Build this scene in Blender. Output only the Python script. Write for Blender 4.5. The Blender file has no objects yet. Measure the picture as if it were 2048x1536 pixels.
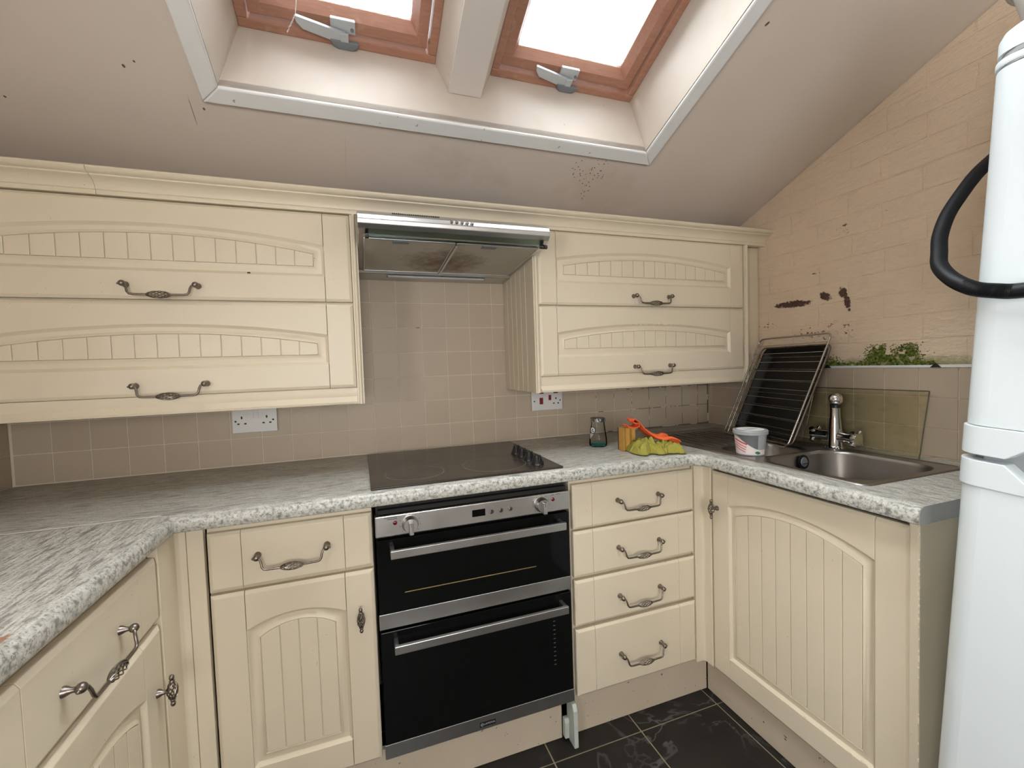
import bpy, bmesh, math, random
from mathutils import Vector, Matrix, noise as mnoise

# ------------------------------------------------------------------ camera, sky, exposure
scene = bpy.context.scene
C = scene.collection
PI = math.pi
cam_data = bpy.data.cameras.new('camera')
cam = bpy.data.objects.new('camera', cam_data)
C.objects.link(cam)
cam_data.sensor_width = 36.0
cam_data.lens = 36.0 * 871.972 / 2048.0
cam_data.clip_start = 0.02
_r = Vector((0.94328877, -0.33029868, -0.03330287))
_d = Vector((-0.04500343, -0.02783851, -0.99859887))
_f = Vector((0.32890878, 0.94346585, -0.04112433))
cam.matrix_world = Matrix(((_r.x, -_d.x, -_f.x, -0.05068),
                           (_r.y, -_d.y, -_f.y, -1.81525),
                           (_r.z, -_d.z, -_f.z, 1.24017),
                           (0, 0, 0, 1)))
scene.camera = cam

SKY = 15.6
world = bpy.data.worlds.new('overcast_sky')
scene.world = world
world.use_nodes = True
world.node_tree.nodes['Background'].inputs[0].default_value = (0.95, 0.98, 1.0, 1)
world.node_tree.nodes['Background'].inputs[1].default_value = SKY

vs = scene.view_settings
vs.view_transform = 'Standard'
vs.look = 'None'
vs.exposure = 0.0
vs.gamma = 1.0
vs.use_curve_mapping = False
scene.cycles.max_bounces = 6
scene.cycles.diffuse_bounces = 4
scene.cycles.glossy_bounces = 3
scene.cycles.transmission_bounces = 4
scene.cycles.transparent_max_bounces = 10
scene.cycles.adaptive_threshold = 0.2
scene.cycles.caustics_reflective = False
scene.cycles.caustics_refractive = False
scene.cycles.sample_clamp_indirect = 6.0

XL, XR, WT, FZ = -1.101, 1.666, 0.91, -0.035
SL, CZ0 = 0.377, 1.774                       # ceiling: z = CZ0 + SL * (-y)
NRM = Vector((0, SL, 1)).normalized()
REAR = -3.3


def slope(x, t, h):                          # point in roof coordinates
    return Vector((x, -t, CZ0 + SL * t)) + NRM * h


def portal(name, loc, sx, sy, direction):
    l = bpy.data.lights.new(name, 'AREA')
    l.shape = 'RECTANGLE'
    l.size, l.size_y = sx, sy
    l.cycles.is_portal = True
    o = bpy.data.objects.new(name, l)
    C.objects.link(o)
    o.location = loc
    o.rotation_euler = Vector(direction).to_track_quat('-Z', 'Y').to_euler()
    return o


portal('skylight_portal', slope(-0.0525, 1.11, 0.33), 0.55, 1.2, -NRM)
portal('skylight_portal', slope(0.6515, 1.11, 0.33), 0.55, 1.2, -NRM)
RW = (-0.45, 0.40, 0.85, 1.65)                # added unseen rear opening, sized for fill daylight: x0 x1 z0 z1
LW = (-2.72, -1.98, 0.90, 1.65)               # added unseen left wall opening, sized for side light: y0 y1 z0 z1
portal('added_rear_opening_portal', ((RW[0] + RW[1]) / 2, REAR - 0.15, (RW[2] + RW[3]) / 2), RW[1] - RW[0], RW[3] - RW[2], (0, 1, 0))

portal('added_left_opening_portal', (XL - 0.18, (LW[0] + LW[1]) / 2, (LW[2] + LW[3]) / 2), LW[1] - LW[0], LW[3] - LW[2], (1, 0, 0))
rnd = random.Random(7)

# ------------------------------------------------------------------ node helpers


class NT:
    def __init__(self, name):
        self.m = bpy.data.materials.new(name)
        self.m.use_nodes = True
        self.t = self.m.node_tree
        self.bs = self.t.nodes['Principled BSDF']
        self.out = self.t.nodes['Material Output']

    def node(self, typ, **kw):
        n = self.t.nodes.new(typ)
        for k, v in kw.items():
            setattr(n, k, v)
        return n

    def set(self, sock, v):
        if hasattr(v, 'is_linked') or isinstance(v, bpy.types.NodeSocket):
            self.t.links.new(v, sock)
        elif isinstance(v, (tuple, list)):
            if sock.type == 'VECTOR':
                sock.default_value = v[:3]
            else:
                sock.default_value = (v[0], v[1], v[2], 1)
        else:
            sock.default_value = v

    def math(self, op, a, b=0.0, clamp=False):
        n = self.node('ShaderNodeMath', operation=op, use_clamp=clamp)
        self.set(n.inputs[0], a)
        self.set(n.inputs[1], b)
        return n.outputs[0]

    def pos(self):
        if not hasattr(self, '_pos'):
            g = self.node('ShaderNodeNewGeometry')
            s = self.node('ShaderNodeSeparateXYZ')
            self.t.links.new(g.outputs['Position'], s.inputs[0])
            self._pos = (g.outputs['Position'], s.outputs[0], s.outputs[1], s.outputs[2])
        return self._pos

    def vec(self, scale=(1, 1, 1), obj=False):
        if obj:
            c = self.node('ShaderNodeTexCoord').outputs['Object']
        else:
            c = self.pos()[0]
        m = self.node('ShaderNodeMapping')
        m.inputs['Scale'].default_value = scale
        self.t.links.new(c, m.inputs[0])
        return m.outputs[0]

    def noise(self, vec, scale, detail=3, rough=0.55, dist=0.0):
        n = self.node('ShaderNodeTexNoise')
        self.t.links.new(vec, n.inputs['Vector'])
        n.inputs['Scale'].default_value = scale
        n.inputs['Detail'].default_value = detail
        n.inputs['Roughness'].default_value = rough
        n.inputs['Distortion'].default_value = dist
        return n.outputs[0]

    def voronoi(self, vec, scale, feature='F1'):
        n = self.node('ShaderNodeTexVoronoi', feature=feature)
        self.t.links.new(vec, n.inputs['Vector'])
        n.inputs['Scale'].default_value = scale
        return n.outputs['Distance']

    def ramp(self, fac, stops):
        n = self.node('ShaderNodeValToRGB')
        self.t.links.new(fac, n.inputs[0])
        e = n.color_ramp.elements
        while len(e) < len(stops):
            e.new(0.5)
        for el, (p, c) in zip(e, stops):
            el.position = p
            el.color = (c[0], c[1], c[2], 1) if isinstance(c, (tuple, list)) else (c, c, c, 1)
        return n.outputs[0]

    def mix(self, fac, a, b, mode='MIX'):
        n = self.node('ShaderNodeMix', data_type='RGBA', blend_type=mode)
        self.set(n.inputs[0], fac)
        self.set(n.inputs[6], a)
        self.set(n.inputs[7], b)
        return n.outputs[2]

    def step(self, v, lo, hi):                # 0 below lo, 1 above hi
        n = self.node('ShaderNodeMapRange', clamp=True)
        self.set(n.inputs[0], v)
        n.inputs[1].default_value = lo
        n.inputs[2].default_value = hi
        return n.outputs[0]

    def ellipse(self, a, ca, ra, b, cb, rb, rot=0.0):
        """squared normalised distance in the (a, b) plane"""
        da = self.math('SUBTRACT', a, ca)
        db = self.math('SUBTRACT', b, cb)
        if rot:
            c, s = math.cos(rot), math.sin(rot)
            da, db = (self.math('ADD', self.math('MULTIPLY', da, c), self.math('MULTIPLY', db, s)),
                      self.math('SUBTRACT', self.math('MULTIPLY', db, c), self.math('MULTIPLY', da, s)))
        da = self.math('DIVIDE', da, ra)
        db = self.math('DIVIDE', db, rb)
        return self.math('ADD', self.math('MULTIPLY', da, da), self.math('MULTIPLY', db, db))

    def blots(self, a, b, spots, ntex, amp, soft=0.15):
        """mask (0..1) of ragged spots [(ca, ra, cb, rb, rot)]"""
        total = None
        nn = self.math('MULTIPLY', self.math('SUBTRACT', ntex, 0.5), amp)
        for ca, ra, cb, rb, rot in spots:
            d = self.math('ADD', self.ellipse(a, ca, ra, b, cb, rb, rot), nn)
            total = d if total is None else self.math('MINIMUM', total, d)
        n = self.node('ShaderNodeMapRange', clamp=True)
        self.set(n.inputs[0], total)
        n.inputs[1].default_value = 1.0
        n.inputs[2].default_value = 1.0 - soft
        return n.outputs[0]

    def bump(self, height, strength=0.3, dist=0.002):
        n = self.node('ShaderNodeBump')
        n.inputs['Strength'].default_value = strength
        n.inputs['Distance'].default_value = dist
        self.t.links.new(height, n.inputs['Height'])
        self.t.links.new(n.outputs[0], self.bs.inputs['Normal'])

    def done(self, color=None, rough=None, metal=None, **kw):
        if color is not None:
            self.set(self.bs.inputs['Base Color'], color)
        if rough is not None:
            self.set(self.bs.inputs['Roughness'], rough)
        if metal is not None:
            self.set(self.bs.inputs['Metallic'], metal)
        for k, v in kw.items():
            self.set(self.bs.inputs[k], v)
        return self.m


def plain(name, col, rough=0.5, metal=0.0, var=0.06, scale=30, bump=0.0, bscale=200, bdist=0.001, **kw):
    n = NT(name)
    v = n.vec()
    c = n.mix(n.noise(v, scale), [x * (1 - var) for x in col], [min(1, x * (1 + var)) for x in col])
    if bump:
        n.bump(n.noise(v, bscale, 2), bump, bdist)
    return n.done(c, rough, metal, **kw)


M = {}
# cream foil doors: faint grime in the paint
n = NT('cream_door')
v = n.vec()
c = n.mix(n.noise(v, 3.0, 4), (0.69, 0.60, 0.455), (0.745, 0.655, 0.50))
spk = n.math('GREATER_THAN', n.noise(v, 130, 2), 0.745)
c = n.mix(n.math('MULTIPLY', spk, n.step(n.noise(v, 7, 2), 0.52, 0.62)), c, (0.25, 0.18, 0.11))
n.bump(n.noise(v, 260, 2), 0.06, 0.0006)
M['cream'] = n.done(c, 0.42)
M['cream_side'] = plain('cream_side_panel', (0.70, 0.61, 0.46), 0.45, var=0.05, scale=6)
# filler paint blobs on door edges
M['paint_blob'] = plain('cream_paint_blob', (0.82, 0.74, 0.58), 0.35)
# plinth: cream with scuffs
n = NT('cream_plinth')
v = n.vec()
c = n.mix(n.noise(v, 5, 4), (0.55, 0.46, 0.35), (0.66, 0.57, 0.44))
c = n.mix(n.math('GREATER_THAN', n.noise(v, 55, 2), 0.73), c, (0.19, 0.12, 0.075))
M['plinth'] = n.done(c, 0.5)

# ceiling paint with stains, specks
n = NT('ceiling_paint')
P, X, Y, Z = n.pos()
v = n.vec()
c = n.mix(n.noise(v, 2.2, 4), (0.66, 0.575, 0.50), (0.72, 0.63, 0.55))
nz = n.noise(v, 16, 4)
c = n.mix(n.math('MULTIPLY', n.blots(X, Y, [(0.29, 0.16, -0.36, 0.07, 0.2), (0.18, 0.07, -0.38, 0.04, 0), (0.42, 0.1, -0.33, 0.05, 0)], nz, 3.2, 2.2), 0.30), c, (0.36, 0.28, 0.19))
c = n.mix(n.math('MULTIPLY', n.blots(X, Y, [(0.86, 0.20, -0.33, 0.12, 0.0)], nz, 2.5, 0.9), 0.25), c, (0.50, 0.40, 0.28))
dots = n.math('LESS_THAN', n.voronoi(n.vec((1, 1, 1)), 95), 0.22)
near = n.blots(X, Y, [(0.765, 0.07, -0.405, 0.065, 0.0), (0.79, 0.02, -0.33, 0.08, 0)], n.noise(v, 60, 1), 2.2, 0.2)
c = n.mix(n.math('MULTIPLY', dots, near), c, (0.07, 0.045, 0.03))
crack = n.blots(X, Y, [(-0.434, 0.0011, -0.433, 0.048, 0.06)], n.noise(v, 90, 2), 0.8, 0.5)
c = n.mix(n.math('MULTIPLY', crack, 0.8), c, (0.10, 0.075, 0.055))
seam = n.blots(X, Y, [(-0.061, 0.0009, -0.35, 0.11, 0.02)], n.noise(v, 60, 2), 0.8, 0.8)
c = n.mix(n.math('MULTIPLY', seam, 0.25), c, (0.22, 0.17, 0.13))
far = n.blots(X, Y, [(-0.54, 0.0035, -0.529, 0.005, 0), (-0.514, 0.0025, -0.544, 0.003, 0), (1.009, 0.004, -0.923, 0.007, 0.4), (-0.405, 0.003, -0.446, 0.004, 0), (-0.824, 0.003, -0.406, 0.003, 0)], n.noise(v, 200, 2), 0.8, 0.3)
c = n.mix(far, c, (0.14, 0.08, 0.05))
n.bump(n.noise(v, 70, 3), 0.1, 0.002)
M['ceiling'] = n.done(c, 0.6)

n = NT('reveal_paint')
v = n.vec()
c = n.mix(n.noise(v, 4, 5), (0.55, 0.475, 0.40), (0.62, 0.545, 0.465))
c = n.mix(n.math('MULTIPLY', n.step(n.noise(v, 9, 5), 0.55, 0.75), 0.35), c, (0.5, 0.40, 0.29))
c = n.mix(n.math('LESS_THAN', n.voronoi(v, 17), 0.03), c, (0.2, 0.14, 0.1))
n.bump(n.noise(v, 60, 3), 0.15, 0.002)
M['reveal'] = n.done(c, 0.6)
n = NT('white_gloss_trim')
v = n.vec()
c = n.mix(n.noise(v, 12, 4), (0.74, 0.74, 0.73), (0.84, 0.84, 0.83))
c = n.mix(n.math('GREATER_THAN', n.noise(v, 45, 2), 0.74), c, (0.42, 0.4, 0.37))
M['trim'] = n.done(c, 0.4)
M['casing'] = plain('rafter_casing_paint', (0.64, 0.58, 0.53), 0.5, var=0.04, scale=4)
M['wall'] = plain('wall_paint', (0.62, 0.52, 0.42), 0.6, var=0.06, scale=4, bump=0.1, bscale=60)

# painted brick with paint loss
n = NT('painted_brick')
P, X, Y, Z = n.pos()
v = n.vec()
c = n.mix(n.noise(v, 5, 5), (0.75, 0.59, 0.435), (0.84, 0.675, 0.51))
c = n.mix(n.math('MULTIPLY', n.step(n.noise(n.vec((1, 1, 3)), 14, 4), 0.55, 0.78), 0.35), c, (0.62, 0.50, 0.37))
rag = n.noise(n.vec((1, 1.0, 1.6)), 60, 6, 0.8)
big = n.blots(Y, Z, [(-0.485, 0.085, 1.457, 0.013, 0.03), (-0.625, 0.024, 1.467, 0.013, 0.6),
                     (-0.69, 0.016, 1.473, 0.018, -0.6), (-0.705, 0.010, 1.435, 0.03, -0.25)], rag, 5.5, 0.12)
c = n.mix(big, c, n.mix(n.noise(v, 90, 2), (0.05, 0.022, 0.018), (0.13, 0.07, 0.05)))
fl = n.math('GREATER_THAN', n.noise(n.vec((1, 1, 1.8)), 75, 3), 0.62)
zone = n.blots(Y, Z, [(-0.62, 0.13, 1.33, 0.045, 0.0), (-0.36, 0.06, 1.38, 0.02, 0), (-0.69, 0.03, 1.70, 0.025, 0.4),
                      (-0.835, 0.014, 1.725, 0.008, 0), (-0.60, 0.05, 1.565, 0.006, 0), (-0.93, 0.05, 1.24, 0.02, 0)], rag, 2.0, 0.5)
c = n.mix(n.math('MULTIPLY', fl, zone), c, (0.13, 0.07, 0.045))
c = n.mix(n.math('MULTIPLY', n.blots(Y, Z, [(-0.88, 0.30, 1.205, 0.03, 0.0), (-0.62, 0.07, 1.21, 0.03, 0)], rag, 2.2, 0.9), 0.75), c, (0.17, 0.20, 0.045))
n.bump(n.math('ADD', n.noise(n.vec((1, 1, 2.6)), 26, 5, 0.65), n.math('MULTIPLY', big, -0.35)), 0.8, 0.010)
M['brick'] = n.done(c, 0.62)

# tiles
n = NT('stone_beige_tile')
v = n.vec()
oi = n.node('ShaderNodeObjectInfo').outputs['Random']
c = n.mix(oi, (0.45, 0.365, 0.27), (0.48, 0.39, 0.29))
c = n.mix(n.math('MULTIPLY', n.noise(v, 14, 4), 0.5), c, (0.50, 0.41, 0.31))
n.bump(n.noise(v, 25, 2), 0.08, 0.003)
M['tile'] = n.done(c, 0.4, **{'Specular IOR Level': 0.3})
n = NT('grout')
v = n.vec()
P, X, Y, Z = n.pos()
g = n.math('GREATER_THAN', n.noise(n.vec((1, 1, 1)), 20, 3), n.math('SUBTRACT', 0.68, n.math('MULTIPLY', n.step(X, 0.9, 1.3), 0.22)))
M['grout'] = n.done(n.mix(g, (0.68, 0.60, 0.48), (0.16, 0.12, 0.09)), 0.8)
n = NT('olive_stained_tile')
v = n.vec((1, 1, 0.4))
c = n.mix(n.noise(v, 9, 4), (0.385, 0.32, 0.215), (0.43, 0.36, 0.25))
M['tile_stain'] = n.done(c, 0.3)

# worktop: speckled grey laminate with long streaks along each run
n = NT('grey_streaked_laminate')
P, X, Y, Z = n.pos()
vA = n.vec((1.0, 6.5, 6.5))
vB = n.vec((6.5, 1.0, 6.5))
sel = n.math('LESS_THAN', Y, -0.585)
sel2 = n.math('MULTIPLY', n.math('LESS_THAN', X, -0.49), n.math('LESS_THAN', Y, -0.572))
sel = n.math('MAXIMUM', sel2, n.math('MULTIPLY', sel, n.math('GREATER_THAN', X, 1.03)))
mv = n.node('ShaderNodeMix', data_type='VECTOR')
n.set(mv.inputs[0], sel)
n.set(mv.inputs[4], vA)
n.set(mv.inputs[5], vB)
vv = mv.outputs[1]
base = n.ramp(n.noise(vv, 22, 4, 0.65, 0.2), [(0.33, (0.20, 0.195, 0.17)), (0.46, (0.43, 0.42, 0.375)), (0.68, (0.63, 0.615, 0.56))])
streak = n.step(n.noise(vv, 9, 4, 0.65, 0.5), 0.575, 0.635)
c = n.mix(n.math('MULTIPLY', streak, 0.65), base, (0.13, 0.13, 0.12))
blue = n.step(n.noise(vv, 3.2, 4, 0.6, 0.5), 0.64, 0.67)
c = n.mix(n.math('MULTIPLY', blue, 0.45), c, (0.13, 0.14, 0.155))
grain = n.ramp(n.noise(n.vec(), 95, 3, 0.6), [(0.36, (0.17, 0.165, 0.145)), (0.48, (0.46, 0.45, 0.40)), (0.65, (0.62, 0.605, 0.55))])
c = n.mix(n.math('MULTIPLY', n.step(Z, 0.9085, 0.900), 0.8), c, grain)
sp = n.math('GREATER_THAN', n.noise(n.vec((1, 1, 1)), 230, 2, 0.6), 0.60)
c = n.mix(n.math('MULTIPLY', sp, 0.55), c, (0.11, 0.105, 0.095))
dust = n.math('GREATER_THAN', n.noise(n.vec(), 120, 2), 0.765)
c = n.mix(dust, c, (0.10, 0.075, 0.05))
rust = n.blots(X, Y, [(-0.502, 0.006, -1.08, 0.02, 0)], n.noise(n.vec(), 60, 3), 2.0, 0.6)
c = n.mix(n.math('MULTIPLY', rust, 0.8), c, (0.30, 0.12, 0.05))
grime = n.math('MULTIPLY', n.step(Y, -0.13, -0.01), n.step(n.noise(n.vec(), 7, 4), 0.35, 0.65))
c = n.mix(n.math('MULTIPLY', grime, 0.55), c, (0.16, 0.115, 0.08))
M['worktop'] = n.done(c, 0.34)
M['joint'] = plain('white_joint_filler', (0.8, 0.76, 0.68), 0.6)
M['chipboard'] = plain('worktop_underside', (0.35, 0.27, 0.2), 0.7)
M['alu'] = plain('aluminium_strip', (0.62, 0.62, 0.61), 0.38, 0.85, var=0.05)

# floor tile: black slate with pale veins
n = NT('black_slate_floor_tile')
v = n.vec()
c = n.mix(n.noise(v, 8, 5), (0.008, 0.0068, 0.0055), (0.028, 0.024, 0.021))
ridge = n.math('ABSOLUTE', n.math('SUBTRACT', n.noise(v, 4.2, 4, 0.55, 0.8), 0.5))
vein = n.math('MULTIPLY', n.step(ridge, 0.018, 0.004), n.step(n.noise(v, 3.1, 2), 0.45, 0.62))
c = n.mix(n.math('MULTIPLY', vein, 0.65), c, (0.14, 0.13, 0.125))
n.bump(n.noise(v, 22, 4), 0.12, 0.003)
M['floor'] = n.done(c, 0.42, **{'Specular IOR Level': 0.25})
M['floor_grout'] = plain('floor_grout', (0.30, 0.25, 0.16), 0.85, var=0.3, scale=25)

# metals and plastics
n = NT('brushed_steel')
v = n.vec((2, 60, 60))
n.bump(n.noise(v, 30, 2), 0.04, 0.0006)
c = n.mix(n.noise(n.vec(), 9, 4), (0.47, 0.46, 0.445), (0.60, 0.59, 0.57))
M['steel'] = n.done(c, n.math('ADD', n.math('MULTIPLY', n.noise(n.vec(), 12, 3), 0.14), 0.27), 1.0)
n = NT('sink_steel')
c = n.mix(n.noise(n.vec(), 12, 5), (0.30, 0.28, 0.26), (0.42, 0.40, 0.38))
M['sink'] = n.done(c, 0.34, 1.0)
M['drain_steel'] = M['sink']
M['chrome'] = plain('chrome', (0.72, 0.71, 0.69), 0.12, 1.0, var=0.04)
M['pewter'] = plain('antique_pewter', (0.24, 0.205, 0.175), 0.36, 1.0, var=0.35, scale=180)
M['black_glass'] = plain('black_oven_glass', (0.006, 0.006, 0.006), 0.06, 0.0, var=0.2, **{'Specular IOR Level': 0.12})
M['black'] = plain('black_plastic', (0.012, 0.012, 0.012), 0.32)
M['matt_black'] = plain('matt_black', (0.01, 0.009, 0.008), 0.75)
M['black_rubber'] = plain('black_ribbed_rubber', (0.008, 0.008, 0.009), 0.45, **{'Specular IOR Level': 0.25})
M['enamel'] = plain('black_enamel', (0.006, 0.0055, 0.005), 0.45, var=0.5, scale=40, **{'Specular IOR Level': 0.25})
M['red_led'] = plain('dark_red_lens', (0.16, 0.006, 0.01), 0.15)
M['red_switch'] = plain('red_rocker', (0.20, 0.006, 0.012), 0.3)
M['white_plastic'] = plain('white_plastic', (0.68, 0.66, 0.63), 0.35, var=0.03)
M['hole'] = plain('dark_slot', (0.02, 0.012, 0.01), 0.7)
M['fridge'] = plain('fridge_white', (0.70, 0.75, 0.765), 0.28, var=0.015, scale=3, bump=0.02, bscale=300)
M['fridge_grey'] = plain('fridge_gasket_grey', (0.30, 0.31, 0.32), 0.5)
M['tub_white'] = plain('white_enamel_pot', (0.62, 0.60, 0.57), 0.4)
M['gold_wire'] = plain('brass_coloured_shelf_wire', (0.62, 0.42, 0.18), 0.35, 1.0)
M['pale_offcut'] = plain('pale_green_white_paint', (0.52, 0.56, 0.52), 0.6, var=0.12, scale=60)
M['badge_text'] = plain('badge_silver', (0.45, 0.45, 0.45), 0.4)
M['peg'] = plain('dim_runner_peg', (0.16, 0.155, 0.15), 0.5)
M['glass_edge'] = plain('dark_glass_edge', (0.10, 0.095, 0.06), 0.2)
M['mark'] = plain('printed_mark', (0.12, 0.11, 0.1), 0.6)
M['silver_paint'] = plain('silver_grey_lacquer', (0.50, 0.53, 0.55), 0.38, 0.35, var=0.04)
M['dark_grey'] = plain('dark_grey_metal', (0.20, 0.22, 0.24), 0.45, 0.3)
n = NT('rusty_wire')
c = n.mix(n.step(n.noise(n.vec(), 35, 3), 0.5, 0.62), (0.20, 0.17, 0.14), (0.16, 0.075, 0.035))
M['rusty'] = n.done(c, 0.4, 0.85)
M['wire'] = plain('chromed_wire', (0.46, 0.43, 0.39), 0.25, 1.0, var=0.15, scale=60)

# pine roof-window timber
n = NT('varnished_pine')
va = n.vec((3, 22, 22))
c = n.mix(n.noise(va, 6, 5, 0.6, 0.6), (0.29, 0.125, 0.078), (0.49, 0.26, 0.175))
c = n.mix(n.math('MULTIPLY', n.step(n.noise(n.vec(), 30, 4), 0.6, 0.75), 0.25), c, (0.62, 0.48, 0.38))
M['pine'] = n.done(c, 0.4)


def glass_mat(name, tint, gloss, dirt=None, dirtcol=(0.7, 0.7, 0.7), diffuse=False):
    n = NT(name)
    n.t.nodes.remove(n.bs)
    tr = n.node('ShaderNodeBsdfTransparent')
    tr.inputs[0].default_value = (*tint, 1)
    gl = n.node('ShaderNodeBsdfGlossy')
    gl.inputs['Roughness'].default_value = 0.05
    fr = n.node('ShaderNodeLayerWeight')
    fr.inputs[0].default_value = gloss
    mx = n.node('ShaderNodeMixShader')
    n.t.links.new(fr.outputs['Fresnel'], mx.inputs[0])
    n.t.links.new(tr.outputs[0], mx.inputs[1])
    n.t.links.new(gl.outputs[0], mx.inputs[2])
    res = mx.outputs[0]
    if dirt is not None:
        df = n.node('ShaderNodeBsdfDiffuse' if diffuse else 'ShaderNodeBsdfTranslucent')
        df.inputs[0].default_value = (*dirtcol, 1)
        m2 = n.node('ShaderNodeMixShader')
        n.t.links.new(dirt(n), m2.inputs[0])
        n.t.links.new(res, m2.inputs[1])
        n.t.links.new(df.outputs[0], m2.inputs[2])
        res = m2.outputs[0]
    n.t.links.new(res, n.out.inputs['Surface'])
    return n.m


def window_dirt(n):
    v = n.vec((1, 1, 1))
    a = n.math('MULTIPLY', n.step(n.noise(n.vec((3, 1, 1)), 9, 5, 0.65), 0.52, 0.75), 0.35)
    P, X, Y, Z = n.pos()
    edge = n.math('MULTIPLY', n.step(Y, -0.60, -0.515), n.step(n.noise(v, 160, 2), 0.45, 0.6))
    return n.math('MAXIMUM', a, n.math('MULTIPLY', edge, 0.7))


M['window_glass'] = glass_mat('weathered_window_glass', (0.93, 0.95, 0.96), 0.25, window_dirt, (0.6, 0.62, 0.65))
M['clear_glass'] = glass_mat('clear_glass', (0.975, 0.985, 0.98), 0.12)
M['visor_glass'] = glass_mat('green_tinted_glass', (0.62, 0.74, 0.70), 0.35)
M['sheet_glass'] = glass_mat('olive_dirty_glass', (0.955, 0.945, 0.885), 0.2,
                             lambda n: n.math('MULTIPLY', n.step(n.noise(n.vec((1, 1, 2)), 18, 4), 0.5, 0.8), 0.16), (0.35, 0.31, 0.2), True)
M['clear_plastic'] = glass_mat('clear_plastic', (0.78, 0.80, 0.80), 0.35,
                               lambda n: n.math('ADD', n.math('MULTIPLY', n.noise(n.vec(), 40, 2), 0.1), 0.42), (0.66, 0.67, 0.67), True)
M['teal'] = plain('teal_liquid', (0.004, 0.085, 0.065), 0.08)
M['orange'] = plain('orange_cloth', (0.74, 0.115, 0.028), 0.85, var=0.15, scale=300, bump=0.4, bscale=700)
M['yellow'] = plain('mustard_green_cloth', (0.31, 0.275, 0.045), 0.9, var=0.25, scale=140, bump=0.6, bscale=500, bdist=0.002)
M['sponge'] = plain('ochre_sponge', (0.48, 0.26, 0.055), 0.85, var=0.2, scale=60, bump=0.4, bscale=400)
M['scourer'] = plain('dark_scourer', (0.07, 0.035, 0.02), 0.9)
M['label_paper'] = plain('pale_pink_label', (0.72, 0.62, 0.58), 0.5)
M['label_grey'] = plain('grey_label', (0.12, 0.12, 0.12), 0.5)
M['red_print'] = plain('red_print', (0.5, 0.06, 0.06), 0.6)
M['leaf_print'] = plain('green_leaf_print', (0.015, 0.16, 0.09), 0.5)
M['logo_dark'] = plain('logo_dark', (0.02, 0.06, 0.05), 0.5)
M['logo_white'] = plain('logo_white', (0.75, 0.75, 0.73), 0.5)
M['web'] = plain('cobweb', (0.85, 0.84, 0.82), 0.8)
n = NT('jar_lid_metal')
c = n.mix(n.step(n.noise(n.vec(), 180, 3), 0.45, 0.55), (0.03, 0.03, 0.03), (0.35, 0.34, 0.32))
M['jar_lid'] = n.done(c, 0.4, 0.6)
n = NT('moss')
c = n.ramp(n.noise(n.vec(), 150, 3), [(0.35, (0.02, 0.045, 0.004)), (0.5, (0.13, 0.165, 0.016)), (0.68, (0.34, 0.34, 0.09))])
M['moss'] = n.done(c, 0.9)

# hob glass
n = NT('ceramic_hob_glass')
P, X, Y, Z = n.pos()
v = n.vec()
ring = None
for cx, cy, r in ((0.10, -0.43, 0.09), (0.36, -0.43, 0.105), (0.12, -0.19, 0.10), (0.36, -0.17, 0.08)):
    d = n.math('SQRT', n.ellipse(X, cx, r, Y, cy, r))
    q = n.math('ABSOLUTE', n.math('SUBTRACT', d, 1.0))
    ring = q if ring is None else n.math('MINIMUM', ring, q)
c = n.mix(n.noise(v, 6, 4), (0.030, 0.023, 0.018), (0.05, 0.04, 0.032))
c = n.mix(n.math('MULTIPLY', n.step(ring, 0.026, 0.010), 0.6), c, (0.16, 0.14, 0.12))
c = n.mix(n.math('GREATER_THAN', n.noise(v, 95, 2), 0.765), c, (0.30, 0.26, 0.20))
c = n.mix(n.math('MULTIPLY', n.step(n.noise(v, 17, 5), 0.56, 0.75), 0.3), c, (0.12, 0.10, 0.08))
M['hob'] = n.done(c, n.math('ADD', n.math('MULTIPLY', n.noise(v, 10, 4), 0.22), 0.10), **{'Specular IOR Level': 0.2})

# greasy filter
n = NT('greasy_filter_mesh')
P, X, Y, Z = n.pos()
v = n.vec()
c = n.mix(n.noise(v, 10, 3), (0.46, 0.43, 0.365), (0.54, 0.505, 0.435))
st = n.math('ADD', n.ellipse(X, 0.255, 0.16, Y, -0.25, 0.15), n.math('MULTIPLY', n.noise(v, 24, 5, 0.7), 2.4))
c = n.mix(n.math('MULTIPLY', n.step(st, 2.3, 0.9), 0.95), c, (0.13, 0.062, 0.022))
n.bump(n.voronoi(v, 320), 0.5, 0.001)
M['filter'] = n.done(c, 0.5, 0.3)

# ------------------------------------------------------------------ mesh helpers


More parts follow.
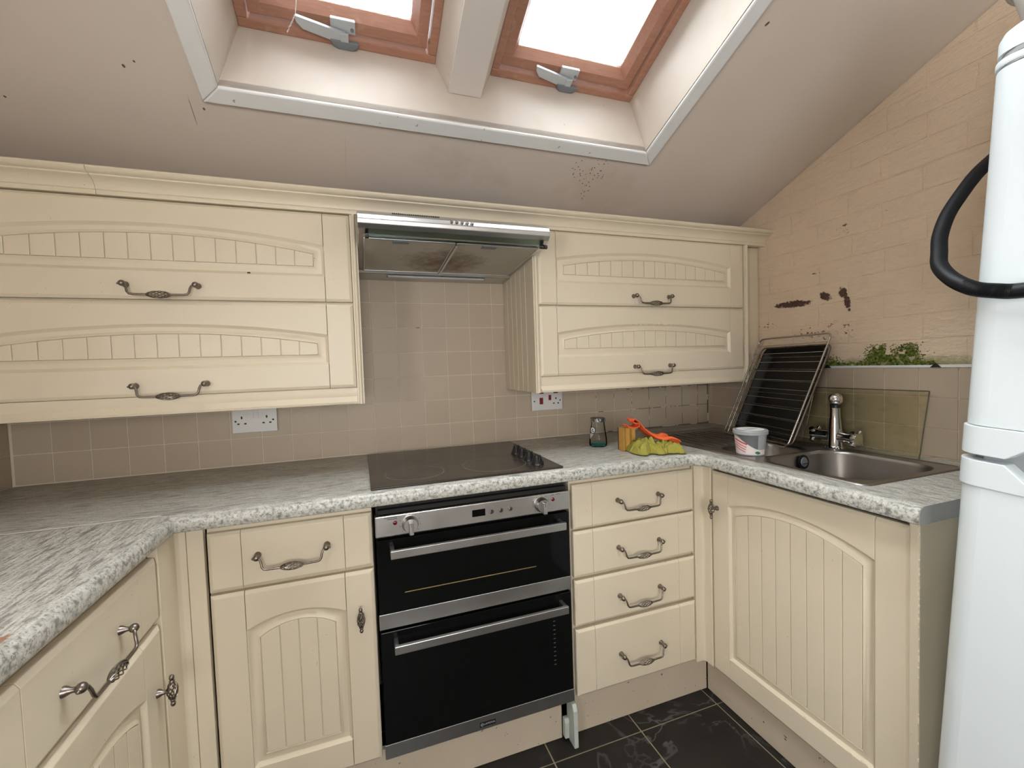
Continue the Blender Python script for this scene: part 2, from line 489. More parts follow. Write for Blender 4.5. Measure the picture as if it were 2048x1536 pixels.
class MB:
    def __init__(self, xf=None):
        self.v, self.f, self.xf = [], [], xf

    def add(self, vs, fs):
        o = len(self.v)
        for p in vs:
            p = Vector(p)
            self.v.append(self.xf @ p if self.xf else p)
        self.f += [tuple(i + o for i in q) for q in fs]
        return self

    def box(self, x0, x1, y0, y1, z0, z1):
        return self.add([(x0, y0, z0), (x1, y0, z0), (x1, y1, z0), (x0, y1, z0), (x0, y0, z1), (x1, y0, z1), (x1, y1, z1), (x0, y1, z1)],
                        [(0, 3, 2, 1), (4, 5, 6, 7), (0, 1, 5, 4), (1, 2, 6, 5), (2, 3, 7, 6), (3, 0, 4, 7)])

    def prism(self, poly, a0, a1, axis='y'):
        k = len(poly)
        mp = {'y': lambda p, a: (p[0], a, p[1]), 'x': lambda p, a: (a, p[0], p[1]), 'z': lambda p, a: (p[0], p[1], a)}[axis]
        vs = [mp(p, a0) for p in poly] + [mp(p, a1) for p in poly]
        fs = [tuple(range(k))[::-1], tuple(range(k, 2 * k))] + [(i, (i + 1) % k, k + (i + 1) % k, k + i) for i in range(k)]
        return self.add(vs, fs)

    def loft(self, loops, cap0=True, cap1=True, closed=True):
        k = len(loops[0])
        vs = [p for l in loops for p in l]
        fs = []
        for j in range(len(loops) - 1):
            for i in range(k if closed else k - 1):
                fs.append((j * k + i, j * k + (i + 1) % k, (j + 1) * k + (i + 1) % k, (j + 1) * k + i))
        if cap0:
            fs.append(tuple(range(k))[::-1])
        if cap1:
            fs.append(tuple(range((len(loops) - 1) * k, len(loops) * k)))
        return self.add(vs, fs)

    def tube(self, pts, r, n=8, cap=True, closed=False):
        pts = [Vector(p) for p in pts]
        L = len(pts)
        rs = r if isinstance(r, (list, tuple)) else [r] * L
        loops = []
        up = None
        for i, p in enumerate(pts):
            if closed:
                t = pts[(i + 1) % L] - pts[i - 1]
            else:
                t = pts[min(i + 1, L - 1)] - pts[max(i - 1, 0)]
            t.normalize()
            if up is None:
                up = Vector((0, 0, 1)) if abs(t.z) < 0.9 else Vector((1, 0, 0))
            a = up - t * up.dot(t)
            if a.length < 1e-6:
                a = t.orthogonal()
            a.normalize()
            up = a
            b = t.cross(a)
            loops.append([p + (a * math.cos(2 * PI * k / n) + b * math.sin(2 * PI * k / n)) * rs[i] for k in range(n)])
        if closed:
            loops.append(loops[0])
            return self.loft(loops, False, False)
        return self.loft(loops, cap, cap)

    def lathe(self, prof, n=24, c=(0, 0, 0), axis=(0, 0, 1), cap0=True, cap1=True):
        q = Vector(axis).normalized().to_track_quat('Z', 'Y')
        c = Vector(c)
        loops = [[c + q @ Vector((r * math.cos(2 * PI * k / n), r * math.sin(2 * PI * k / n), z)) for k in range(n)] for r, z in prof]
        return self.loft(loops, cap0, cap1)

    def sphere(self, c, r, n=12, m=8, sx=1, sy=1, sz=1):
        c = Vector(c)
        loops = []
        for j in range(1, m):
            a = PI * j / m
            loops.append([c + Vector((r * sx * math.sin(a) * math.cos(2 * PI * k / n), r * sy * math.sin(a) * math.sin(2 * PI * k / n), -r * sz * math.cos(a))) for k in range(n)])
        return self.loft(loops)

    def mesh(self, name, bevel=0.0, seg=2, smooth=30.0, merge=False, origin=None):
        me = bpy.data.meshes.new(name)
        if origin is None:
            lo = Vector([min(p[i] for p in self.v) for i in range(3)])
            hi = Vector([max(p[i] for p in self.v) for i in range(3)])
            origin = Vector(((lo.x + hi.x) / 2, (lo.y + hi.y) / 2, lo.z))
        origin = Vector(origin)
        me.from_pydata([p - origin for p in self.v], [], self.f)
        bm = bmesh.new()
        bm.from_mesh(me)
        if merge:
            bmesh.ops.remove_doubles(bm, verts=bm.verts, dist=1e-5)
        bmesh.ops.recalc_face_normals(bm, faces=bm.faces)
        if bevel:
            es = [e for e in bm.edges if len(e.link_faces) == 2 and e.calc_face_angle(0) > math.radians(28)]
            bmesh.ops.bevel(bm, geom=es, offset=bevel, segments=seg, profile=0.5, affect='EDGES', clamp_overlap=True)
        if smooth:
            thr = math.radians(smooth)
            for fc in bm.faces:
                fc.smooth = True
            for e in bm.edges:
                if len(e.link_faces) == 2:
                    a, b = e.link_faces[0].calc_area(), e.link_faces[1].calc_area()
                    e.smooth = e.calc_face_angle(0) < thr and not (bevel and max(a, b) > 6 * min(a, b) and e.calc_face_angle(0) > 0.05)
        bm.to_mesh(me)
        bm.free()
        return me, origin

    def build(self, name, mat, parent=None, bevel=0.0, seg=2, smooth=30.0, merge=False, label=None):
        me, origin = self.mesh(name, bevel, seg, smooth, merge)
        me.materials.append(M[mat] if isinstance(mat, str) else mat)
        o = bpy.data.objects.new(name, me)
        C.objects.link(o)
        o.location = origin
        adopt(o, parent)
        if label:
            o['label'] = label
        return o


ROOT_INV = {}


def world_of(o):
    return ROOT_INV.get(o.name, Matrix.Translation(o.location))


def adopt(o, parent):
    """parent without moving: every object is placed in world coordinates"""
    ROOT_INV[o.name] = Matrix.LocRotScale(o.location, o.rotation_euler, o.scale)
    if parent is not None:
        o.parent = parent
        o.matrix_parent_inverse = ROOT_INV[parent.name].inverted()


def tag(o, label, cat=None, group=None, kind=None):
    o['label'] = label
    if cat:
        o['category'] = cat
    if group:
        o['group'] = group
    if kind:
        o['kind'] = kind
    return o


def thing(name, loc, label, cat, group=None):
    o = bpy.data.objects.new(name, None)
    o.empty_display_size = 0.05
    C.objects.link(o)
    o.location = loc
    adopt(o, None)
    return tag(o, label, cat, group)


def struct(o, label, cat=None):
    o['kind'] = 'structure'
    o['label'] = label
    if cat:
        o['category'] = cat
    return o


def inst(name, me, mat4, parent):
    o = bpy.data.objects.new(name, me)
    C.objects.link(o)
    o.location = mat4.to_translation()
    o.rotation_euler = mat4.to_euler()
    adopt(o, parent)
    return o


def clip_poly(poly, a, b, c):
    """keep a*x + b*y <= c"""
    out = []
    for i, p in enumerate(poly):
        q = poly[(i + 1) % len(poly)]
        dp, dq = a * p[0] + b * p[1] - c, a * q[0] + b * q[1] - c
        if dp <= 0:
            out.append(p)
        if (dp < 0 < dq) or (dq < 0 < dp):
            t = dp / (dp - dq)
            out.append((p[0] + t * (q[0] - p[0]), p[1] + t * (q[1] - p[1])))
    return out


# ------------------------------------------------------------------ room shell
# floor with slate tiles
fl = MB().box(XL - 0.15, XR + 0.15, REAR - 0.1, 0.1, FZ - 0.1, FZ - 0.002).build('floor', 'floor_grout')
struct(fl, 'black slate tiled kitchen floor', 'floor')
TS = 0.33
fx = [0.813 + TS * k for k in range(-6, 3)]
fy = [-0.575 - TS * k for k in range(-2, 8)]
for x in fx:
    for y in fy:
        x0, x1 = max(x + 0.0025, XL), min(x + TS - 0.0025, XR)
        y1, y0 = min(y - 0.0025, 0.0), y - TS + 0.0025
        if x1 - x0 < 0.02 or y1 - y0 < 0.02 or y0 < REAR:
            continue
        MB().box(x0, x1, y0, y1, FZ - 0.002, FZ + 0.001).build('floor_tile', 'floor', fl, bevel=0.001, seg=1)

# walls
wb = MB().box(XL - 0.15, XR + 0.15, 0.0022, 0.15, FZ, 2.2).build('wall_back', 'grout')
struct(wb, 'back wall with small square beige tiles', 'wall')
_w = MB()
for ya, yb, za, zb in ((LW[1], 0.003, FZ, None), (REAR, LW[0], FZ, None), (LW[0], LW[1], LW[3], None), (LW[0], LW[1], FZ, LW[2])):  # wall pieces round the added daylight opening, out of view
    _w.prism([(yb, za), (ya, za), (ya, zb or CZ0 - SL * ya + 0.3), (yb, zb or CZ0 - SL * yb + 0.3)], XL - 0.15, XL - 0.003, 'x')
wl = _w.build('wall_left', 'wall')
struct(wl, 'left wall with beige tiles above the worktop', 'wall')
RROT = Matrix.Translation((XR, 0, 0)) @ Matrix.Rotation(-0.03, 4, 'Z') @ Matrix.Translation((-XR, 0, 0))
wr = MB(RROT).prism([(0.0, FZ), (REAR, FZ), (REAR, CZ0 - SL * REAR + 0.3), (0.0, CZ0 + 0.3)], XR + 0.0028, XR + 0.15, 'x').build('wall_right', 'brick')
struct(wr, 'right wall of cream painted brick with peeling paint and moss', 'wall')
# rear wall (behind the camera) with an opening added to let in fill daylight
zr = CZ0 - SL * REAR + 0.3
rw = MB()
rw.box(XL - 0.15, RW[0], REAR - 0.12, REAR, FZ, zr).box(RW[1], XR + 0.15, REAR - 0.12, REAR, FZ, zr)
rw.box(RW[0], RW[1], REAR - 0.12, REAR, FZ, RW[2]).box(RW[0], RW[1], REAR - 0.12, REAR, RW[3], zr)
struct(rw.build('wall_rear', 'wall'), 'rear wall behind the viewer with an opening added for fill daylight', 'wall')

# back wall tiles
tile_cache = {}


def tile_at(parent, p0, p1, q0, q1, plane, mat='tile', xf=None, name='tile'):
    """plane 'y': p = x, front at y=0; plane 'x': p = y, front at x=XR; 'l': left wall"""
    g = 0.0014
    w, h = p1 - p0 - 2 * g, q1 - q0 - 2 * g
    if w < 0.006 or h < 0.006:
        return
    key = (round(w, 4), round(h, 4), mat)
    if key not in tile_cache:
        mb = MB().box(-w / 2, w / 2, 0, 0.0022, 0, h)
        me, _ = mb.mesh('tile', bevel=0.0008, seg=2, origin=(0, 0, 0))
        me.materials.append(M[mat])
        tile_cache[key] = me
    c = (p0 + p1) / 2
    if plane == 'y':
        m4 = Matrix.Translation((c, 0, q0 + g))
    elif plane == 'x':
        m4 = RROT @ Matrix.Translation((XR, c, q0 + g)) @ Matrix.Rotation(-PI / 2, 4, 'Z')
    else:
        m4 = Matrix.Translation((XL, c, q0 + g)) @ Matrix.Rotation(PI / 2, 4, 'Z')
    m4 = m4 @ Matrix.Rotation(rnd.uniform(-0.003, 0.003), 4, 'X') @ Matrix.Rotation(rnd.uniform(-0.003, 0.003), 4, 'Z')
    inst(name, tile_cache[key], m4, parent)


rows = [(0.912, 1.009)] + [(1.009 + 0.1 * k, 1.109 + 0.1 * k) for k in range(6)]
for r, (z0, z1) in enumerate(rows):
    for i in range(-12, 17):
        x0, x1 = max(i * 0.1, XL + 0.004), min(i * 0.1 + 0.1, XR - 0.004)
        if x1 - x0 < 0.008:
            continue
        if r >= 3 and not (-0.11 < x0 < 0.56):
            continue
        tile_at(wb, x0, x1, z0, z1, 'y')
# right wall tiles (three rows), left wall tiles
for z0, z1 in ((0.912, 1.002), (1.002, 1.098), (1.098, 1.192)):
    yy = [-0.004] + [-0.028 - 0.1 * k for k in range(15)]
    for a, b in zip(yy, yy[1:]):
        stained = -0.98 < b and a < -0.5 and z1 < 1.15
        tile_at(wr, b, a, z0, z1, 'x', 'tile_stain' if stained and a < -0.52 else 'tile')
for z0, z1 in rows[:3]:
    for k in range(10):
        tile_at(wl, -0.1 * k - 0.104, -0.1 * k - 0.004, z0, z1, 'l')
tr = MB(RROT).box(XR - 0.001, XR + 0.006, -1.43, -0.01, 1.192, 1.2005)
tr = tr.build('tile_trim', 'trim', wr, bevel=0.001, seg=1, label='white sealant strip along the top of the tiles')
for yc in (-0.635, -0.973):
    MB(RROT).prism([(yc - 0.014, 1.1925), (yc + 0.014, 1.1925), (yc, 1.206)], XR - 0.004, XR - 0.001, 'x').build('broken_chip', 'matt_black', wr)

# painted bricks on the right wall
zc, row = 1.203, 0
BH, BW = 0.0775, 0.226
while zc < 2.35:
    off = (0.0 if row % 2 == 0 else BW / 2) + rnd.uniform(-0.012, 0.012)
    u = 0.15 + off - BW
    while u < 1.95:
        w = BW
        poly = [(-u - 0.003, zc + 0.003), (-u - w + 0.003, zc + 0.003), (-u - w + 0.003, zc + BH - 0.003), (-u - 0.003, zc + BH - 0.003)]
        poly = [(a + rnd.uniform(-0.0022, 0.0022), b + rnd.uniform(-0.0022, 0.0022)) for a, b in poly]
        poly = clip_poly(poly, SL, 1.0, CZ0 - 0.003)            # below the sloping ceiling
        poly = clip_poly(poly, 1.0, 0.0, -0.006)
        if len(poly) >= 3 and max(p[0] for p in poly) - min(p[0] for p in poly) > 0.02 and max(p[1] for p in poly) - min(p[1] for p in poly) > 0.012:
            d = rnd.uniform(0.0, 0.0010)
            MB(RROT).prism(poly, XR + d, XR + 0.0029, 'x').build('brick', 'brick', wr, bevel=0.0018, seg=2)
        u += BW
    zc += BH
    row += 1

# ceiling with the skylight opening
OX0, OX1, OT0, OT1 = -0.353, 0.92, 0.52, 1.76
ce = MB()
for x0, x1, t0, t1 in ((XL - 0.1, XR + 0.12, -0.02, OT0), (XL - 0.1, XR + 0.12, OT1, -REAR + 0.1), (XL - 0.1, OX0, OT0, OT1), (OX1, XR + 0.12, OT0, OT1)):
    ce.add([slope(x0, t0, 0), slope(x1, t0, 0), slope(x1, t1, 0), slope(x0, t1, 0), slope(x0, t0, 0.018), slope(x1, t0, 0.018), slope(x1, t1, 0.018), slope(x0, t1, 0.018)],
           [(0, 1, 2, 3), (4, 7, 6, 5), (0, 4, 5, 1), (1, 5, 6, 2), (2, 6, 7, 3), (3, 7, 4, 0)])
ceil = ce.build('ceiling', 'ceiling', smooth=0)
struct(ceil, 'sloping painted ceiling with damp stains and a skylight opening', 'ceiling')
H = 0.22
a0, a1 = -0.315, 0.913


def quad_slab(mb, p, thick):
    """p: four points, thickened by vector"""
    t = Vector(thick)
    q = [Vector(a) + t for a in p]
    mb.add(list(p) + q, [(0, 1, 2, 3), (7, 6, 5, 4), (0, 4, 5, 1), (1, 5, 6, 2), (2, 6, 7, 3), (3, 7, 4, 0)])
    return mb


# reveal boards
for nm, p, th in (('reveal_board', [slope(OX0, OT0, 0), slope(OX1, OT0, 0), slope(a1, OT0, H), slope(a0, OT0, H)], (0, 0.02, 0)),
                  ('reveal_board', [slope(OX0, OT0, 0), slope(a0, OT0, H), slope(a0, OT1, H), slope(OX0, OT1, 0)], (-0.02, 0, 0)),
                  ('reveal_board', [slope(OX1, OT0, 0), slope(a1, OT0, H), slope(a1, OT1, H), slope(OX1, OT1, 0)], (0.02, 0, 0)),
                  ('reveal_board', [slope(OX0, OT1, 0), slope(OX1, OT1, 0), slope(a1, OT1, H), slope(a0, OT1, H)], (0, -0.02, 0))):
    quad_slab(MB(), p, th).build(nm, 'reveal', ceil, smooth=0)
# unseen roof deck, added to stop sky light leaking round the two windows
W1, W2, WT0, WT1 = (-0.315, 0.212), (0.388, 0.913), 0.52, 1.70
rf = MB()
for x0, x1, t0, t1 in ((XL - 0.3, XR + 0.3, -0.3, WT0), (XL - 0.3, XR + 0.3, WT1, -REAR + 0.4), (XL - 0.3, W1[0], WT0, WT1), (W1[1], W2[0], WT0, WT1), (W2[1], XR + 0.3, WT0, WT1)):
    rf.add([slope(x0, t0, H), slope(x1, t0, H), slope(x1, t1, H), slope(x0, t1, H), slope(x0, t0, H + .07), slope(x1, t0, H + .07), slope(x1, t1, H + .07), slope(x0, t1, H + .07)],
           [(0, 1, 2, 3), (4, 7, 6, 5), (0, 4, 5, 1), (1, 5, 6, 2), (2, 6, 7, 3), (3, 7, 4, 0)])
struct(rf.build('unseen_roof_deck', 'casing', smooth=0), 'unseen roof deck added around the two roof windows to block stray sky light', 'roof')


def slope_box(mb, x0, x1, t0, t1, h0, h1):
    return mb.add([slope(x0, t0, h0), slope(x1, t0, h0), slope(x1, t1, h0), slope(x0, t1, h0), slope(x0, t0, h1), slope(x1, t0, h1), slope(x1, t1, h1), slope(x0, t1, h1)],
                  [(0, 1, 2, 3), (4, 7, 6, 5), (0, 4, 5, 1), (1, 5, 6, 2), (2, 6, 7, 3), (3, 7, 4, 0)])


# white trim boards round the opening (mitred)
TW = 0.046
TH = 0.012


def trim_piece(name, poly, lab):
    lo = [slope(x, t, -0.001) for x, t in poly]
    hi = [slope(x, t, -TH) for x, t in poly]
    k = len(poly)
    mb = MB().add(lo + hi, [tuple(range(k)), tuple(range(2 * k - 1, k - 1, -1))] + [(i, k + i, k + (i + 1) % k, (i + 1) % k) for i in range(k)])
    struct(mb.build(name, 'trim', bevel=0.004, seg=3), lab, 'trim')


trim_piece('trim_1', [(OX0, OT0), (OX1, OT0), (OX1 + TW, OT0 - TW), (OX0 - TW, OT0 - TW)], 'lower white trim board of the skylight opening')
trim_piece('trim_2', [(OX0, OT0), (OX0 - TW, OT0 - TW), (OX0 - TW, OT1 + TW), (OX0, OT1)], 'left white trim board of the skylight opening')
trim_piece('trim_3', [(OX1, OT0), (OX1, OT1), (OX1 + TW, OT1 + TW), (OX1 + TW, OT0 - TW)], 'right white trim board of the skylight opening')
# boxed rafter between the windows
ra = MB()
ra.add([slope(0.24, OT0, 0.12), slope(0.343, OT0, 0.12), slope(0.388, OT0, H), slope(0.212, OT0, H),
        slope(0.24, OT1, 0.12), slope(0.343, OT1, 0.12), slope(0.388, OT1, H), slope(0.212, OT1, H)],
       [(0, 1, 2, 3), (7, 6, 5, 4), (0, 4, 5, 1), (1, 5, 6, 2), (2, 6, 7, 3), (3, 7, 4, 0)])
post = ra.build('trim_4', 'reveal', smooth=0)
struct(post, 'boxed beige rafter post between the two skylights', 'trim')
slope_box(MB(), 0.2405, 0.3425, OT0 + 0.001, OT1, 0.109, 0.12).build('casing_board', 'casing', post, bevel=0.001, seg=1)


def roof_window(name, x0, x1, lab, lev):
    """pine roof window: fixed frame, sash, pane, lever catch"""
    root = thing(name, slope((x0 + x1) / 2, WT0, H), lab, 'window')
    root['kind'] = 'structure'
    fw, hb = 0.024, H - 0.002
    f = MB()
    slope_box(f, x0, x1, WT0, WT0 + fw, hb, H + 0.075)
    slope_box(f, x0, x1, WT1 - fw, WT1, hb, H + 0.075)
    slope_box(f, x0, x0 + fw, WT0 + fw, WT1 - fw, hb, H + 0.075)
    slope_box(f, x1 - fw, x1, WT0 + fw, WT1 - fw, hb, H + 0.075)
    f.build('window_frame', 'pine', root, bevel=0.003, seg=2)
    g = 0.005
    sx0, sx1, st0, st1 = x0 + fw + g, x1 - fw - g, WT0 + fw + g + 0.003, WT1 - fw - g
    sw, h0, h1 = 0.032, H + 0.012, H + 0.066

    def rail(p, q, r, s, nm):
        # p,q outer corners, r,s inner corners (x,t); inner edge bevels up to the glass
        def mid(o, i, k):
            return (o[0] + (i[0] - o[0]) * k, o[1] + (i[1] - o[1]) * k)
        pm, qm = mid(p, s, 0.62), mid(q, r, 0.62)
        vs = [slope(*p, h0), slope(*q, h0), slope(*qm, h0), slope(*pm, h0), slope(*r, h0 + 0.03), slope(*s, h0 + 0.03),
              slope(*p, h1), slope(*q, h1), slope(*r, h1), slope(*s, h1)]
        MB().add(vs, [(0, 1, 2, 3), (3, 2, 4, 5), (5, 4, 8, 9), (6, 9, 8, 7), (0, 6, 7, 1), (1, 7, 8, 4, 2), (0, 3, 5, 9, 6)]).build(nm, 'pine', root, smooth=0)
    ix0, ix1, it0, it1 = sx0 + sw + .016, sx1 - sw - .016, st0 + sw + .012, st1 - sw - .016
    rail((sx0, st0), (sx1, st0), (ix1, it0), (ix0, it0), 'sash_rail')
    rail((sx1, st1), (sx0, st1), (ix0, it1), (ix1, it1), 'sash_rail')
    rail((sx0, st1), (sx0, st0), (ix0, it0), (ix0, it1), 'sash_stile')
    rail((sx1, st0), (sx1, st1), (ix1, it1), (ix1, it0), 'sash_stile')
    slope_box(MB(), ix0 - 0.006, ix1 + 0.006, it0 - 0.006, it1 + 0.006, h0 + 0.034, h0 + 0.04).build('pane', 'window_glass', root, smooth=0)
    # lever catch on the lower rail
    lx = lev
    ca = MB()
    slope_box(ca, lx + 0.089, lx + 0.153, WT0 + 0.034, WT0 + 0.066, h0 - 0.012, h0)
    catch = ca.build('catch_bracket', 'silver_paint', root, bevel=0.002, seg=2)
    le = MB()
    pl = [(lx, WT0 + 0.057), (lx + 0.003, WT0 + 0.045), (lx + 0.018, WT0 + 0.031), (lx + 0.117, WT0 + 0.012), (lx + 0.128, WT0 + 0.040), (lx + 0.003, WT0 + 0.060)]
    k = len(pl)
    lo = [slope(x, t, h0 - 0.024) for x, t in pl]
    hi = [slope(x, t, h0 - 0.013) for x, t in pl]
    le.add(lo + hi, [tuple(range(k)), tuple(range(2 * k - 1, k - 1, -1))] + [(i, k + i, k + (i + 1) % k, (i + 1) % k) for i in range(k)])
    pl = [(lx + 0.112, WT0 + 0.040), (lx + 0.114, WT0 + 0.020), (lx + 0.119, WT0 + 0.003), (lx + 0.129, WT0 + 0.003), (lx + 0.135, WT0 + 0.020), (lx + 0.135, WT0 + 0.042)]
    k = len(pl)
    lo = [slope(x, t, h0 - 0.027) for x, t in pl]
    hi = [slope(x, t, h0 - 0.019) for x, t in pl]
    le.add(lo + hi, [tuple(range(k)), tuple(range(2 * k - 1, k - 1, -1))] + [(i, k + i, k + (i + 1) % k, (i + 1) % k) for i in range(k)])
    le.build('lever', 'silver_paint', catch, bevel=0.0015, seg=2)
    ke = MB()
    pl = [(lx + 0.086, WT0 + 0.022), (lx + 0.093, WT0 + 0.008), (lx + 0.106, WT0 + 0.001), (lx + 0.145, WT0 + 0.001), (lx + 0.157, WT0 + 0.008), (lx + 0.162, WT0 + 0.022)]
    k = len(pl)
    lo = [slope(x, t, hb - 0.014) for x, t in pl]
    hi = [slope(x, t, hb) for x, t in pl]
    ke.add(lo + hi, [tuple(range(k)), tuple(range(2 * k - 1, k - 1, -1))] + [(i, k + i, k + (i + 1) % k, (i + 1) % k) for i in range(k)])
    ke.build('keeper', 'dark_grey', root, bevel=0.002, seg=2)
    MB().lathe([(0.005, 0), (0.005, 0.003)], 10, slope(lx + 0.145, WT0 + 0.046, h0 - 0.012), -NRM).build('screw', 'dark_grey', catch)
    return root


roof_window('window_1', W1[0], W1[1], 'left pine roof window with a silver lever catch', -0.172)
roof_window('window_2', W2[0], W2[1], 'right pine roof window with a weathered white-lit pane', 0.526)

# ------------------------------------------------------------------ handles (shared meshes; local: face plane y=0, front -y)


def make_cage(mb, c, axis, half, rad, wires, wr, turns=0.5):
    c, axis = Vector(c), Vector(axis).normalized()
    a = axis.orthogonal().normalized()
    b = axis.cross(a)
    for k in range(wires):
        for sgn in (1,):
            pts = []
            for i in range(15):
                s = -1 + 2 * i / 14
                r = rad * (1 - abs(s) ** 2.0) ** 0.75 + 0.0011
                ang = 2 * PI * k / wires + sgn * s * turns * PI
                pts.append(c + axis * (s * half) + (a * math.cos(ang) + b * math.sin(ang)) * r)
            mb.tube(pts, wr, 5)


def bail_mesh():
    mb = MB()
    for s in (-1, 1):
        mb.lathe([(0.0085, 0), (0.0075, 0.004), (0.0045, 0.010), (0.004, 0.016)], 14, (s * 0.083, 0, 0), (0, -1, 0))
        mb.sphere((s * 0.0825, -0.022, 0.0), 0.0082, 14, 10)
        mb.sphere((s * 0.091, -0.022, -0.001), 0.003, 8, 6)
        mb.tube([(s * 0.080, -0.024, -0.001), (s * 0.0745, -0.026, -0.004), (s * 0.0715, -0.028, -0.012), (s * 0.0695, -0.030, -0.023),
                 (s * 0.065, -0.031, -0.0285), (s * 0.057, -0.031, -0.030), (s * 0.030, -0.031, -0.0305), (s * 0.023, -0.031, -0.0305)],
                [0.0026, 0.0028, 0.003, 0.003, 0.003, 0.0029, 0.0031, 0.0022], 9)
    make_cage(mb, (0, -0.031, -0.0305), (1, 0, 0), 0.029, 0.0082, 8, 0.00125)
    me, _ = mb.mesh('bail_handle', origin=(0, 0, 0), smooth=50)
    me.materials.append(M['pewter'])
    return me


def knob_mesh():
    mb = MB()
    mb.lathe([(0.009, 0), (0.0085, 0.004), (0.005, 0.010), (0.0045, 0.016), (0.006, 0.020)], 14, (0, 0, 0), (0, -1, 0))
    for s in (-1, 1):
        mb.sphere((0, -0.027, s * 0.029), 0.0052, 12, 8, 1, 1, 1.25)
        mb.lathe([(0.0035, 0.018), (0.0055, 0.021), (0.004, 0.024)], 10, (0, -0.027, 0), (0, 0, s))
    make_cage(mb, (0, -0.027, 0), (0, 0, 1), 0.021, 0.0088, 8, 0.0014, 0.45)
    me, _ = mb.mesh('knob', origin=(0, 0, 0), smooth=50)
    me.materials.append(M['pewter'])
    return me


BAIL, KNOB = bail_mesh(), knob_mesh()


def face(axis, at):
    """matrix of a front plane: local x right, z up, outward -y"""
    if axis == 'back':
        return Matrix.Translation((0, at, 0))
    if axis == 'right':                        # faces -x; local x = -world y
        return Matrix.Translation((at, 0, 0)) @ Matrix.Rotation(-PI / 2, 4, 'Z')
    return Matrix.Translation((at, 0, 0)) @ Matrix.Rotation(PI / 2, 4, 'Z')   # faces +x; local x = world y


def arch_pts(x0, x1, zs, rise, n=22):
    """circular arch from (x0,zs) to (x1,zs)"""
    w = (x1 - x0) / 2
    R = (w * w + rise * rise) / (2 * rise)
    cx, cz = (x0 + x1) / 2, zs + rise - R
    a = math.asin(w / R)
    return [(cx + R * math.sin(-a + 2 * a * i / n), cz + R * math.cos(-a + 2 * a * i / n)) for i in range(n + 1)]


def arch_height(x, x0, x1, zs, rise):
    w = (x1 - x0) / 2
    R = (w * w + rise * rise) / (2 * rise)
    cx, cz = (x0 + x1) / 2, zs + rise - R
    return cz + math.sqrt(max(0, R * R - (x - cx) ** 2))


CH, CD = 0.0085, 0.0055                         # chamfer width and depth of door edges


def chamfer_block(mb, x0, x1, z0, z1, th, cl, cr, cb, ct):
    mb.loft([[(x0, th, z0), (x1, th, z0), (x1, th, z1), (x0, th, z1)], [(x0, CD, z0), (x1, CD, z0), (x1, CD, z1), (x0, CD, z1)],
             [(x0 + cl, 0, z0 + cb), (x1 - cr, 0, z0 + cb), (x1 - cr, 0, z1 - ct), (x0 + cl, 0, z1 - ct)]])


def arched_door(parent, fm, x0, x1, z0, z1, rx0, rx1, rz0, zs, rise, boards, nm='door', lab=None, th=0.020):
    """framed door (front at local y=0, back y=th) with arched, beaded raised panel"""
    e = 0.0006
    mb1 = MB(fm)
    chamfer_block(mb1, x0, rx0 - e, z0, z1, th, CH, 0, CH, CH)
    chamfer_block(mb1, rx1 + e, x1, z0, z1, th, 0, CH, CH, CH)
    chamfer_block(mb1, rx0 + e, rx1 - e, z0, rz0, th, 0, 0, CH, 0)
    ar = [(p[0], p[1]) for p in arch_pts(rx0 + e, rx1 - e, zs, rise)]
    back = [(rx1 - e, th, z1), (rx0 + e, th, z1)] + [(p[0], th, p[1]) for p in ar]
    mid = [(rx1 - e, CD, z1), (rx0 + e, CD, z1)] + [(p[0], CD, p[1]) for p in ar]
    fro = [(rx1 - e, 0, z1 - CH), (rx0 + e, 0, z1 - CH)] + [(p[0], 0, p[1]) for p in ar]
    mb1.loft([back, mid, fro])
    me = mb1.build(nm, 'cream', parent, bevel=0.0011, seg=2, smooth=40)
    if lab:
        me['label'] = lab
    # sunk field with sloped ring and raised panel ring
    rg = MB(fm)

    def ring(off, d, n=22):
        a = arch_pts(rx0 + off, rx1 - off, zs - off * 0.9, rise, n)
        return [(p[0], d, p[1]) for p in a] + [(rx1 - off, d, rz0 + off), (rx0 + off, d, rz0 + off)]
    loops = [ring(0.0, 0.0012), ring(0.004, 0.005), ring(0.008, 0.0085), ring(0.020, 0.0085), ring(0.0255, 0.0040), ring(0.0285, 0.0032), ring(0.030, 0.0065)]
    rg.loft(loops, cap0=False, cap1=True)
    rg.build('panel_moulding', 'cream', me, smooth=40)
    # beaded boards inside
    bx0, bx1, bz0 = rx0 + 0.030, rx1 - 0.030, rz0 + 0.030
    asz, arise = zs - 0.030 * 0.9, rise
    w = (bx1 - bx0) / boards
    for k in range(boards):
        u0, u1 = bx0 + k * w, bx0 + (k + 1) * w
        g = 0.0009
        top = [(u1 - g - (u1 - u0 - 2 * g) * i / 4, arch_height(u1 - g - (u1 - u0 - 2 * g) * i / 4, bx0, bx1, asz, arise)) for i in range(5)]
        poly = [(u0 + g, bz0), (u1 - g, bz0)] + top
        MB(fm).prism(poly, 0.0034, 0.0066).build('board', 'cream', me, bevel=0.0013, seg=2, smooth=40)
    return me


def drawer_front(parent, fm, x0, x1, z0, z1, g0, g1, nm='drawer_front', th=0.020):
    mb = MB(fm)
    chamfer_block(mb, x0, g0 - 0.0004, z0, z1, th, CH, 0, CH, CH)
    chamfer_block(mb, g0 + 0.0004, g1 - 0.0004, z0, z1, th, 0, 0, CH, CH)
    chamfer_block(mb, g1 + 0.0004, x1, z0, z1, th, 0, CH, CH, CH)
    d = mb.build(nm, 'cream', parent, bevel=0.0011, seg=2, smooth=40)
    return d


def bail(parent, fm, x, z):
    inst('handle', BAIL, fm @ Matrix.Translation((x, 0, z)), parent)['label'] = 'antique pewter drop handle with twisted cage'


